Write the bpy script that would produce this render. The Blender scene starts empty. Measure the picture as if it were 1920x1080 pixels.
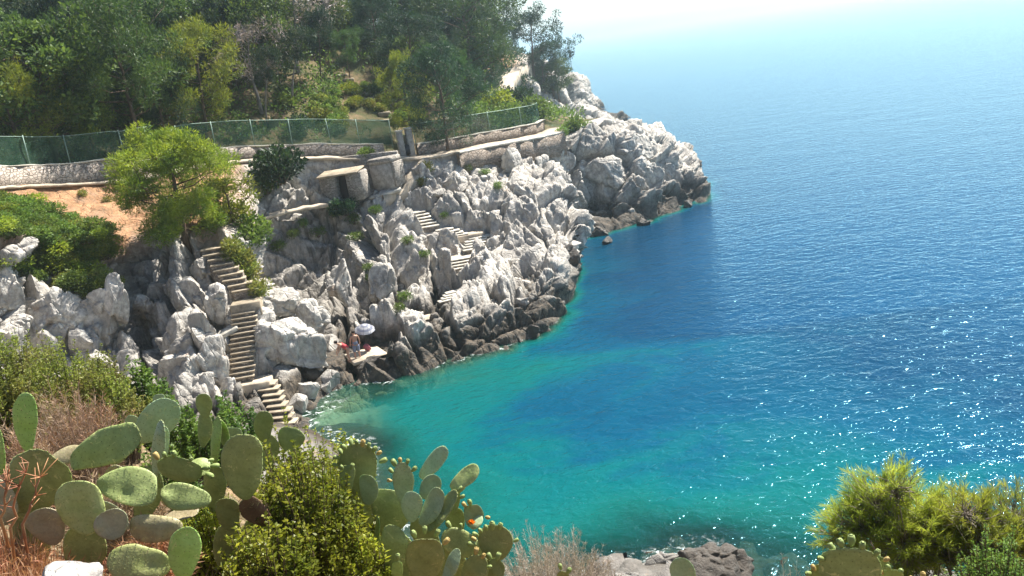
import bpy, math, random
import numpy as np
from mathutils import Vector, Matrix
C = bpy.context.scene
COL = C.collection
PI = math.pi
R_ = math.radians
# ------------------------------------------------------------------ camera, sky, sun, exposure
FPX, PITCH, ROLL, CAMZ = 1600.0, R_(15.6), R_(8.5), 17.0
_f = np.array([0, math.cos(PITCH), -math.sin(PITCH)])
_r0 = np.array([1.0, 0, 0]); _u0 = np.cross(_r0, _f)
_r = _r0*math.cos(ROLL) - _u0*math.sin(ROLL)
_u = _u0*math.cos(ROLL) + _r0*math.sin(ROLL)
cam = bpy.data.cameras.new('camera')
camo = bpy.data.objects.new('camera', cam); COL.objects.link(camo)
camo.matrix_world = Matrix(((_r[0], _u[0], -_f[0], 0), (_r[1], _u[1], -_f[1], 0), (_r[2], _u[2], -_f[2], CAMZ), (0, 0, 0, 1)))
cam.sensor_width = 36.0; cam.lens = 36.0*FPX/1920.0
cam.clip_start = 0.05; cam.clip_end = 30000
C.camera = camo
SUN_AZ, SUN_EL = 46.0, 53.0
W = bpy.data.worlds.new('World'); C.world = W; W.use_nodes = True
_n = W.node_tree.nodes; _l = W.node_tree.links
_sky = _n.new('ShaderNodeTexSky'); _sky.sky_type = 'NISHITA'; _sky.sun_disc = False
_sky.sun_elevation = R_(SUN_EL); _sky.sun_rotation = R_(SUN_AZ); _sky.dust_density = 0.4; _sky.ozone_density = 2.0
_bg = _n['Background']; _bg.inputs['Strength'].default_value = 0.055
_l.new(_sky.outputs[0], _bg.inputs['Color'])
sl = bpy.data.lights.new('sun', 'SUN'); sl.energy = 5.0; sl.angle = R_(0.53); sl.color = (1.0, 0.95, 0.86)
so = bpy.data.objects.new('sun', sl); COL.objects.link(so)
SUNDIR = Vector((math.sin(R_(SUN_AZ))*math.cos(R_(SUN_EL)), math.cos(R_(SUN_AZ))*math.cos(R_(SUN_EL)), math.sin(R_(SUN_EL))))
so.rotation_euler = SUNDIR.to_track_quat('Z', 'Y').to_euler(); so.location = (30, 30, 80)
C.view_settings.view_transform = 'Standard'; C.view_settings.look = 'None'
HAZE = 0.00065
C.view_settings.exposure = 1.6; C.view_settings.gamma = 1.0
C.cycles.use_denoising = True
C.cycles.max_bounces = 6; C.cycles.diffuse_bounces = 3; C.cycles.glossy_bounces = 2
C.cycles.transmission_bounces = 3; C.cycles.transparent_max_bounces = 10; C.cycles.volume_bounces = 1
C.cycles.sample_clamp_indirect = 4.0
C.render.film_transparent = False

# ------------------------------------------------------------------ helpers
def ray(u, v):
    return FPX*_f + _r*(u-960) - _u*(v-540)
O_ = np.array([0, 0, CAMZ])
def P(u, v, Y):
    d = ray(u, v); return O_ + d*(Y/d[1])
def Pz(u, v, z):
    d = ray(u, v); return O_ + d*((z-CAMZ)/d[2])

def hsh(ix, iy, iz, s):
    h = (ix.astype(np.int64)*374761393 + iy.astype(np.int64)*668265263 + iz.astype(np.int64)*2147483647 + s*974634777) & 0xFFFFFFFF
    h = ((h ^ (h >> 13))*1274126177) & 0xFFFFFFFF
    h = ((h ^ (h >> 16))*2246822519) & 0xFFFFFFFF
    return ((h ^ (h >> 15)) & 0xFFFFFF)/float(0xFFFFFF)
def vnoise(p, s=0):
    i = np.floor(p).astype(np.int64); f = p - i; f = f*f*(3-2*f)
    o = 0
    for dx in (0, 1):
        for dy in (0, 1):
            for dz in (0, 1):
                w = (f[:, 0] if dx else 1-f[:, 0])*(f[:, 1] if dy else 1-f[:, 1])*(f[:, 2] if dz else 1-f[:, 2])
                o = o + w*hsh(i[:, 0]+dx, i[:, 1]+dy, i[:, 2]+dz, s)
    return o*2-1
def fbm(p, oct=4, s=0):
    a, o, q = 1.0, 0, p
    for k in range(oct):
        o = o + a*vnoise(q, s+k*17); q = q*2.03+11.7; a *= .5
    return o/1.9
def blocks(p, s):
    """fractured-rock offset: one tilted facet per irregular cell, a groove where two cells meet"""
    i = np.floor(p).astype(np.int64)
    n = len(p)
    F1 = np.full(n, 9.0); F2 = np.full(n, 9.0)
    off = np.zeros(n); vec = np.zeros((n, 3)); tl = np.zeros((n, 3))
    for dx in (-1, 0, 1):
        for dy in (-1, 0, 1):
            for dz in (-1, 0, 1):
                cx, cy, cz = i[:, 0]+dx, i[:, 1]+dy, i[:, 2]+dz
                v = np.stack([cx+hsh(cx, cy, cz, s), cy+hsh(cx, cy, cz, s+1), cz+hsh(cx, cy, cz, s+2)], 1) - p
                d = (v*v).sum(1)
                near = d < F1
                F2 = np.where(near, F1, np.minimum(F2, d)); F1 = np.where(near, d, F1)
                o = hsh(cx, cy, cz, s+3)-.5
                t = np.stack([hsh(cx, cy, cz, s+4), hsh(cx, cy, cz, s+5), hsh(cx, cy, cz, s+6)], 1)-.5
                off = np.where(near, o, off)
                vec = np.where(near[:, None], v, vec); tl = np.where(near[:, None], t, tl)
    e = np.sqrt(F2)-np.sqrt(F1)
    return off, (vec*tl).sum(1), np.exp(-(e/.07)**2)
def rotm(ax, a):
    return np.array(Matrix.Rotation(a, 3, Vector(ax)))

def mk(name, V, F, mat=None, parent=None, smooth=False):
    """V: n x 3, F: list of index arrays (each N x k) -> ONE mesh object"""
    V = np.asarray(V, dtype=np.float32)
    F = [np.asarray(f, dtype=np.int32) for f in F if len(f)]
    me = bpy.data.meshes.new(name)
    me.vertices.add(len(V)); me.vertices.foreach_set('co', V.ravel())
    loops = np.concatenate([f.ravel() for f in F])
    tot = np.concatenate([np.full(len(f), f.shape[1], dtype=np.int32) for f in F])
    st = np.concatenate([[0], np.cumsum(tot)[:-1]]).astype(np.int32)
    me.loops.add(len(loops)); me.loops.foreach_set('vertex_index', loops)
    me.polygons.add(len(tot)); me.polygons.foreach_set('loop_start', st)
    if smooth: me.polygons.foreach_set('use_smooth', np.ones(len(tot), dtype=bool))
    me.update(calc_edges=True)
    if mat is not None:
        for m in (mat if isinstance(mat, (list, tuple)) else [mat]): me.materials.append(m)
    o = bpy.data.objects.new(name, me); COL.objects.link(o)
    if parent is not None: o.parent = parent
    return o
class MB:
    def __init__(s): s.V = []; s.F = {}; s.n = 0
    def add(s, V, F):
        V = np.asarray(V, float)
        s.V.append(V)
        for f in F:
            f = np.asarray(f)
            if len(f): s.F.setdefault(f.shape[1], []).append(f+s.n)
        s.n += len(V); return s
    def build(s, name, mat, parent=None, smooth=False):
        return mk(name, np.concatenate(s.V), [np.concatenate(x) for x in s.F.values()], mat, parent, smooth)
    def box(s, c, sx, sy, sz, M=None, bev=0.0):
        x, y, z = sx/2, sy/2, sz/2
        if bev <= 0:
            V = np.array([[a*x, b*y, d*z] for d in (-1, 1) for a, b in ((-1, -1), (1, -1), (1, 1), (-1, 1))])
            F = [np.array([[0, 3, 2, 1], [4, 5, 6, 7], [0, 1, 5, 4], [1, 2, 6, 5], [2, 3, 7, 6], [3, 0, 4, 7]])]
        else:
            def ring(zz, q): return [[-x+q, -y, zz], [x-q, -y, zz], [x, -y+q, zz], [x, y-q, zz], [x-q, y, zz], [-x+q, y, zz], [-x, y-q, zz], [-x, -y+q, zz]]
            def inn(zz): return [[max(-1, min(1, p[0]/x))*(x-bev), max(-1, min(1, p[1]/y))*(y-bev), zz] for p in ring(zz, bev)]
            V = np.array(inn(-z)+ring(-z+bev, bev)+ring(z-bev, bev)+inn(z))
            q = []
            for k in range(3):
                for j in range(8): q.append([k*8+j, k*8+(j+1) % 8, k*8+8+(j+1) % 8, k*8+8+j])
            F = [np.array(q), np.array([list(range(7, -1, -1)), list(range(24, 32))])]
        if M is not None: V = V@np.asarray(M).T
        return s.add(V+np.asarray(c), F)
    def tube(s, pts, rad, n=7, cap=True):
        pts = np.asarray(pts, float); k = len(pts); rad = np.broadcast_to(np.asarray(rad, float), (k,))
        t = np.gradient(pts, axis=0); t /= np.linalg.norm(t, axis=1)[:, None]+1e-9
        ref = np.array([0.31, 0.2, 0.93]) if abs(t[0][2]) < .9 else np.array([1.0, .1, 0])
        a = np.cross(t, ref); a /= np.linalg.norm(a, axis=1)[:, None]+1e-9
        b = np.cross(t, a)
        th = np.arange(n)*2*PI/n
        V = (pts[:, None, :] + rad[:, None, None]*(np.cos(th)[None, :, None]*a[:, None, :]+np.sin(th)[None, :, None]*b[:, None, :])).reshape(-1, 3)
        q = []
        for i in range(k-1):
            for j in range(n): q.append([i*n+j, i*n+(j+1) % n, (i+1)*n+(j+1) % n, (i+1)*n+j])
        F = [np.array(q)]
        if cap: F.append(np.array([list(range(n-1, -1, -1)), list(range((k-1)*n, k*n))]))
        return s.add(V, F)
    def leaves(s, pos, dirs, length, width, rng, bend=0.0):
        """diamond leaves: pos n x 3, dirs n x 3 (long axis), one quad each"""
        n = len(pos)
        d = dirs/(np.linalg.norm(dirs, axis=1)[:, None]+1e-9)
        r = rng.normal(size=(n, 3)); w = np.cross(d, r); w /= np.linalg.norm(w, axis=1)[:, None]+1e-9
        L = (np.asarray(length)*np.ones(n))[:, None]; Wd = (np.asarray(width)*np.ones(n))[:, None]
        up = np.cross(w, d)
        V = np.stack([pos, pos+d*L*.45+w*Wd*.5+up*L*bend, pos+d*L, pos+d*L*.45-w*Wd*.5+up*L*bend], 1).reshape(-1, 3)
        return s.add(V, [np.arange(n*4).reshape(-1, 4)])

def tag(o, label=None, cat=None, group=None, kind=None):
    if label: o['label'] = label
    if cat: o['category'] = cat
    if group: o['group'] = group
    if kind: o['kind'] = kind
    elif label: o['kind'] = 'thing'
    return o
def empty(name, loc=(0, 0, 0), rz=0.0, label=None, cat=None, group=None):
    o = bpy.data.objects.new(name, None); COL.objects.link(o)
    o.location = loc; o.rotation_euler = (0, 0, rz); o.empty_display_size = .2
    return tag(o, label, cat, group)
def copy_tree(o, parent=None):
    c = o.copy(); COL.objects.link(c)
    if parent is not None: c.parent = parent
    for ch in list(o.children): copy_tree(ch, c)
    return c

# ------------------------------------------------------------------ materials
class NT:
    def __init__(s, name):
        s.m = bpy.data.materials.new(name); s.m.use_nodes = True
        s.t = s.m.node_tree; s.t.nodes.clear()
        s.out = s.t.nodes.new('ShaderNodeOutputMaterial')
    def n(s, typ, **kw):
        nd = s.t.nodes.new('ShaderNode'+typ)
        ins = kw.pop('ins', {})
        for k, v in kw.items(): setattr(nd, k, v)
        for k, v in ins.items():
            if isinstance(v, bpy.types.NodeSocket): s.t.links.new(v, nd.inputs[k])
            else: nd.inputs[k].default_value = v
        return nd
    def l(s, a, b): s.t.links.new(a, b)
    def pos(s): return s.n('NewGeometry').outputs['Position']
    def obj(s): return s.n('TexCoord').outputs['Object']
    def map(s, vec, scale=(1, 1, 1), rot=(0, 0, 0)):
        return s.n('Mapping', ins={'Vector': vec, 'Scale': scale, 'Rotation': rot}).outputs[0]
    def noise(s, vec, scale, detail=4, rough=.55, dist=0.0):
        return s.n('TexNoise', ins={'Vector': vec, 'Scale': scale, 'Detail': detail, 'Roughness': rough, 'Distortion': dist}).outputs['Fac']
    def vor(s, vec, scale, feature='F1', out='Distance'):
        return s.n('TexVoronoi', feature=feature, ins={'Vector': vec, 'Scale': scale}).outputs[out]
    def ramp(s, fac, *st):
        nd = s.n('ValToRGB', ins={'Fac': fac}); e = nd.color_ramp.elements
        while len(e) < len(st): e.new(.5)
        for k, (p, c) in enumerate(st):
            e[k].position = p; e[k].color = (c, c, c, 1) if not isinstance(c, (tuple, list)) else (*c[:3], 1)
        return nd.outputs[0]
    def mix(s, fac, a, b, mode='MIX'):
        nd = s.n('Mix', data_type='RGBA', blend_type=mode)
        for k, v in ((0, fac), (6, a), (7, b)):
            if isinstance(v, bpy.types.NodeSocket): s.t.links.new(v, nd.inputs[k])
            elif k == 0: nd.inputs[k].default_value = v
            else: nd.inputs[k].default_value = (*v[:3], 1)
        return nd.outputs[2]
    def math(s, op, a, b=0.0, clamp=False):
        nd = s.n('Math', operation=op, use_clamp=clamp)
        for k, v in ((0, a), (1, b)):
            if isinstance(v, bpy.types.NodeSocket): s.t.links.new(v, nd.inputs[k])
            else: nd.inputs[k].default_value = v
        return nd.outputs[0]
    def bump(s, h, strength=.5, dist=.1, normal=None):
        ins = {'Height': h, 'Strength': strength, 'Distance': dist}
        if normal is not None: ins['Normal'] = normal
        return s.n('Bump', ins=ins).outputs[0]
    def attr(s, name): return s.n('Attribute', attribute_name=name).outputs['Fac']
    def bsdf(s, col, rough=.8, normal=None, spec=.3, **kw):
        b = s.n('BsdfPrincipled', ins={'Roughness': rough, 'Specular IOR Level': spec, **kw})
        if isinstance(col, bpy.types.NodeSocket): s.l(col, b.inputs['Base Color'])
        else: b.inputs['Base Color'].default_value = (*col[:3], 1)
        if normal is not None: s.l(normal, b.inputs['Normal'])
        return b.outputs[0]
    def end(s, sh): s.l(sh, s.out.inputs['Surface']); return s.m

def rock_nodes(t, p, warm=0.0, dark=1.0):
    big = t.noise(p, .35, 3, .6); mid = t.noise(p, 1.6, 5, .65, .4); fine = t.noise(p, 7, 5, .7)
    c = t.mix(t.ramp(big, (.35, 0), (.65, 1)), (.41*dark, .38*dark, .335*dark), (.68*dark, .635*dark, .565*dark))
    c = t.mix(t.ramp(mid, (.42, 0), (.62, 1)), t.mix(.75, c, (.24, .22, .20)), c)
    st = t.noise(t.map(p, (1.4, 1.4, .22)), 1.6, 5, .7, .3)
    c = t.mix(t.ramp(st, (.56, 0), (.70, .75)), c, (.115, .11, .105))
    rust = t.noise(t.map(p, (1, 1, .5)), .8, 4, .6, .6)
    c = t.mix(t.ramp(rust, (.6+.04-warm*.1, 0), (.74-warm*.1, .6)), c, (.34, .21, .12))
    c = t.mix(t.ramp(fine, (.35, .35), (.6, 0)), c, (.14, .135, .13))
    h = t.math('ADD', t.math('MULTIPLY', mid, .30), t.math('MULTIPLY', fine, .35))
    cr = t.vor(t.map(p, (1, 1, .55), (.3, .25, .1)), 1.1, 'DISTANCE_TO_EDGE')
    h = t.math('ADD', h, t.math('MULTIPLY', t.ramp(cr, (0, 0), (.06, 1)), .35))
    cr2 = t.vor(t.map(p, (1, 1, .6), (.1, .3, .5)), 3.4, 'DISTANCE_TO_EDGE')
    h = t.math('ADD', h, t.math('MULTIPLY', t.ramp(cr2, (0, 0), (.09, 1)), .14))
    vn = t.noise(p, 22, 3, .7)
    h = t.math('ADD', h, t.math('MULTIPLY', vn, .12))
    return c, h
def mat_cliff():
    t = NT('cliff_rock'); p = t.pos()
    c, h = rock_nodes(t, p)
    earth = t.attr('earth')
    en = t.noise(p, .9, 5, .65)
    ec = t.mix(t.ramp(en, (.35, 0), (.65, 1)), (.22, .112, .055), (.43, .23, .12))
    ec = t.mix(t.ramp(t.noise(p, 5, 4, .7), (.45, 0), (.6, .6)), ec, (.13, .10, .05))
    z = t.n('SeparateXYZ', ins={'Vector': p}).outputs['Z']
    zz = t.math('ADD', z, t.math('MULTIPLY', t.math('SUBTRACT', t.noise(p, .9, 4, .6), .5), 2.2))
    tide = t.ramp(t.math('DIVIDE', zz, 4.0), (.28, 1), (.58, 0))
    tc = t.mix(t.ramp(t.noise(p, 2.5, 5, .7), (.4, 0), (.7, 1)), (.016, .014, .012), (.12, .09, .06))
    c = t.mix(t.math('MULTIPLY', tide, .93), c, tc)
    sub = t.ramp(t.math('ADD', t.math('MULTIPLY', z, .2), .5), (.40, 1), (.5, 0))
    c = t.mix(sub, c, t.mix(t.noise(p, 1.2, 3, .6), (.10, .10, .045), (.28, .24, .14)))
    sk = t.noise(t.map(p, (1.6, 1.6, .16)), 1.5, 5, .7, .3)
    c = t.mix(t.math('MULTIPLY', t.attr('stain_shade'), t.ramp(sk, (.36, 1), (.56, .25))), c, (.075, .066, .055))  # streak colour also carries painted shade on hollow, cleft and promontory
    c = t.mix(earth, c, ec)
    return t.end(t.bsdf(c, .88, t.bump(h, .75, .22), .25))
def mat_rock(name, warm=0.0, dark=1.0, tide=False, scale=1.0):
    t = NT(name); p = t.pos()
    if scale != 1.0: p = t.map(p, (scale,)*3)
    c, h = rock_nodes(t, p, warm, dark)
    return t.end(t.bsdf(c, .88, t.bump(h, .75, .18/scale), .25))
def mat_darkrock():
    t = NT('wet_dark_rock'); p = t.pos()
    c = t.mix(t.noise(p, 1.5, 5, .65), (.016, .014, .013), (.10, .08, .06))
    return t.end(t.bsdf(c, .6, t.bump(t.noise(p, 4, 6, .7), .8, .2), .4))
def mat_hill():
    t = NT('hillside_soil'); p = t.pos()
    a = t.noise(p, .35, 4, .6); b = t.noise(p, 3, 5, .7)
    c = t.mix(t.ramp(a, (.40, 0), (.62, 1)), (.045, .05, .022), (.17, .12, .07))
    c = t.mix(t.ramp(b, (.45, 0), (.65, .7)), c, (.06, .075, .025))
    return t.end(t.bsdf(c, .95, t.bump(b, .7, .2), .1))
def mat_near():
    t = NT('scrub_soil'); p = t.pos()
    a = t.noise(p, .8, 4, .6); b = t.noise(p, 9, 5, .7)
    c = t.mix(t.ramp(a, (.40, 0), (.6, 1)), (.055, .05, .025), (.22, .15, .085))
    c = t.mix(t.ramp(b, (.5, 0), (.62, .8)), c, (.30, .23, .15))
    c = t.mix(t.ramp(t.noise(p, 30, 3, .7), (.5, 0), (.6, .8)), c, (.05, .04, .02))
    rc, rh = rock_nodes(t, p, .5, .22)
    zz = t.n('SeparateXYZ', ins={'Vector': p}).outputs['Z']
    rc = t.mix(t.ramp(t.math('ADD', t.math('MULTIPLY', zz, .25), t.math('MULTIPLY', t.noise(p, 1.5, 4, .6), .3)), (.2, 1), (.45, 0)), rc, (.05, .04, .03))
    c = t.mix(t.ramp(t.math('ADD', t.math('DIVIDE', zz, 12.0), t.math('MULTIPLY', t.math('SUBTRACT', a, .5), .3)), (.42, 1), (.55, 0)), c, rc)
    return t.end(t.bsdf(c, .95, t.bump(t.math('ADD', b, rh), .8, .06), .1))
def mat_stonewall(name, a=(.42, .36, .30), b=(.22, .18, .15), sc=3.2):
    t = NT(name); p = t.pos()
    q = t.map(p, (1, 1, 1.5))
    d = t.n('TexVoronoi', feature='DISTANCE_TO_EDGE', ins={'Vector': q, 'Scale': sc, 'Randomness': .9}).outputs['Distance']
    cc = t.n('TexVoronoi', feature='F1', ins={'Vector': q, 'Scale': sc, 'Randomness': .9}).outputs['Color']
    g = t.n('SeparateXYZ', ins={'Vector': cc}).outputs['X']
    c = t.mix(g, a, b)
    c = t.mix(t.ramp(t.noise(p, 9, 4, .6), (.4, 0), (.7, .5)), c, (.5, .45, .4))
    e = t.ramp(d, (0.0, 0), (.09, 1))
    c = t.mix(t.ramp(d, (0.02, 1), (.06, 0)), c, (.20, .17, .14))
    h = t.math('ADD', e, t.math('MULTIPLY', t.noise(p, 14, 3, .6), .25))
    return t.end(t.bsdf(c, .9, t.bump(h, .9, .07), .2))
def mat_concrete(name, col=(.5, .45, .37), sc=3.0):
    t = NT(name); p = t.pos()
    a = t.noise(p, sc, 5, .65); b = t.noise(p, sc*9, 3, .6)
    d = tuple(x*.6 for x in col)
    c = t.mix(t.ramp(a, (.35, 0), (.65, 1)), d, col)
    c = t.mix(t.ramp(b, (.5, 0), (.7, .35)), c, tuple(x*.45 for x in col))
    c = t.mix(t.ramp(t.noise(p, sc*.8, 5, .75, .6), (.5, 0), (.68, .7)), c, tuple(x*.33 for x in col))
    return t.end(t.bsdf(c, .9, t.bump(t.math('ADD', a, t.math('MULTIPLY', b, .4)), .5, .04), .2))
def mat_plain(name, col, rough=.7, metal=0.0, var=.25, sc=12):
    t = NT(name)
    c = t.mix(t.noise(t.obj(), sc, 3, .6), tuple(x*(1-var) for x in col), tuple(min(1, x*(1+var)) for x in col))
    return t.end(t.bsdf(c, rough, None, .3, Metallic=metal))
def mat_leaf(name, c1, c2, trans=.4, c3=None, sc=1.2, hue=.03, rough=.55):
    """two-sided leaf: diffuse + light passing through; c1..c2 vary leaf by leaf, c3 by clump"""
    t = NT(name)
    g = t.n('NewGeometry')
    f = t.ramp(g.outputs['Random Per Island'], (0, 0), (1, 1))
    c = t.mix(f, c1, c2)
    if c3 is not None:
        c = t.mix(t.ramp(t.noise(t.obj(), sc, 2, .5), (.42, 0), (.62, .85)), c, c3)
    oi = t.n('ObjectInfo').outputs['Random']
    hs = t.n('HueSaturation', ins={'Color': c, 'Hue': t.math('ADD', .5-hue*.5, t.math('MULTIPLY', oi, hue)), 'Value': t.math('ADD', .75, t.math('MULTIPLY', oi, .5))})
    c = hs.outputs[0]
    b = t.bsdf(c, rough, None, .25)
    tr = t.n('BsdfTranslucent', ins={'Color': t.mix(.5, c, t.mix(1.0, c, (1.6, 1.5, .7), 'MULTIPLY'))}).outputs[0]
    mx = t.n('MixShader', ins={0: trans, 1: b, 2: tr}).outputs[0]
    return t.end(mx)
def mat_bark(name, col=(.12, .085, .06), sc=5.0):
    t = NT(name); p = t.obj()
    a = t.noise(t.map(p, (1, 1, .25)), sc, 5, .7)
    c = t.mix(t.ramp(a, (.35, 0), (.65, 1)), tuple(x*.45 for x in col), tuple(x*1.3 for x in col))
    return t.end(t.bsdf(c, .9, t.bump(a, .8, .05), .15))
def mat_pad(name, col, col2, spots=True, vein=(.5, .46, .2)):
    t = NT(name); p = t.obj()
    a = t.noise(p, 9, 4, .6); b = t.noise(p, 60, 3, .6)
    c = t.mix(t.ramp(a, (.35, 0), (.65, 1)), col, col2)
    c = t.mix(t.ramp(b, (.45, 0), (.7, .3)), c, tuple(x*.5 for x in col))
    scar = t.noise(p, 13, 6, .75, .8)
    c = t.mix(t.ramp(scar, (.585, 0), (.64, .75)), c, vein)
    oi = t.n('ObjectInfo').outputs['Random']
    hs = t.n('HueSaturation', ins={'Color': c, 'Hue': t.math('ADD', .485, t.math('MULTIPLY', oi, .03)), 'Value': t.math('ADD', .8, t.math('MULTIPLY', oi, .4))})
    return t.end(t.bsdf(hs.outputs[0], .5, t.bump(t.math('ADD', a, t.math('MULTIPLY', b, .3)), .5, .015), .4, **{'Subsurface Weight': .12, 'Subsurface Radius': (.02, .03, .008), 'Subsurface Scale': .3}))
def mat_water():
    t = NT('sea_water'); p = t.pos(); d = t.attr('depth')
    dn = t.math('DIVIDE', d, 24.0, True)
    patch = t.ramp(t.noise(t.map(p, (1, 1.5, 1)), .13, 4, .6, .5), (.48, 0), (.60, 1))
    dn = t.math('ADD', dn, t.math('MULTIPLY', t.math('MULTIPLY', patch, .10), t.ramp(dn, (.06, 0), (.2, 1))), True)
    col = t.ramp(dn, (0.0, (.03, .10, .06)), (.06, (.004, .092, .072)), (.20, (.0008, .080, .086)), (.33, (.0006, .050, .092)), (.56, (.0004, .027, .064)), (1.0, (.0008, .038, .092)))
    op = t.n('MapRange', ins={0: d, 1: 0.0, 2: 3.6, 3: 0.15, 4: 1.0}); op.interpolation_type = 'SMOOTHERSTEP'
    dist = t.n('CameraData').outputs['View Distance'] if False else None
    # ripples: wind waves with crests running across the bay, three sizes
    q = t.map(p, (.85, 1.2, 1), (0, 0, R_(-12)))
    w1 = t.noise(q, 1.3, 3, .55, .4)
    w2 = t.noise(t.map(p, (.95, 1.1, 1), (0, 0, R_(14))), 3.6, 3, .6, .3)
    w3 = t.noise(t.map(p, (.5, 1.0, 1), (0, 0, R_(-20))), .22, 2, .5)
    h = t.math('ADD', t.math('MULTIPLY', w1, .55), t.math('ADD', t.math('MULTIPLY', w2, .20), t.math('MULTIPLY', w3, .5)))
    w4 = t.ramp(t.noise(t.map(p, (.9, 1.2, 1), (0, 0, R_(25))), 1.7, 2, .5), (.66, 0), (.80, 1))
    nrm = t.bump(h, 1.0, .23)
    body = t.n('BsdfDiffuse', ins={'Color': col, 'Normal': nrm}).outputs[0]
    tr = t.n('BsdfTransparent', ins={'Color': (.72, .93, .88, 1)}).outputs[0]
    body = t.n('MixShader', ins={0: op.outputs[0], 1: tr, 2: body}).outputs[0]
    fr = t.n('Fresnel', ins={'IOR': 1.33, 'Normal': nrm}).outputs[0]
    gl = t.n('BsdfGlossy', ins={'Roughness': .10, 'Color': t.ramp(fr, (.06, (.30, .60, .80)), (.55, (.78, .97, 1.0))), 'Normal': nrm}).outputs[0]
    sea_ = t.n('MixShader', ins={0: fr, 1: body, 2: gl}).outputs[0]
    fn = t.noise(p, 2.2, 5, .75, .8); fo = t.math('MULTIPLY', t.ramp(d, (0.0, 1), (.8, 0)), t.ramp(fn, (.54, 0), (.62, .85)))
    foam = t.n('BsdfDiffuse', ins={'Color': (.75, .8, .8, 1)}).outputs[0]
    return t.end(t.n('MixShader', ins={0: fo, 1: sea_, 2: foam}).outputs[0])
def mat_net():
    t = NT('green_netting')
    c = t.mix(t.ramp(t.noise(t.pos(), .8, 5, .7), (.35, 0), (.65, 1)), (.016, .055, .036), (.085, .15, .10))
    b = t.n('BsdfDiffuse', ins={'Color': c}).outputs[0]
    tl = t.n('BsdfTranslucent', ins={'Color': c}).outputs[0]
    b = t.n('MixShader', ins={0: .35, 1: b, 2: tl}).outputs[0]
    return t.end(t.n('MixShader', ins={0: t.ramp(t.noise(t.pos(), .5, 4, .65), (.35, .55), (.65, .78)), 1: t.n('BsdfTransparent').outputs[0], 2: b}).outputs[0])

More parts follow.
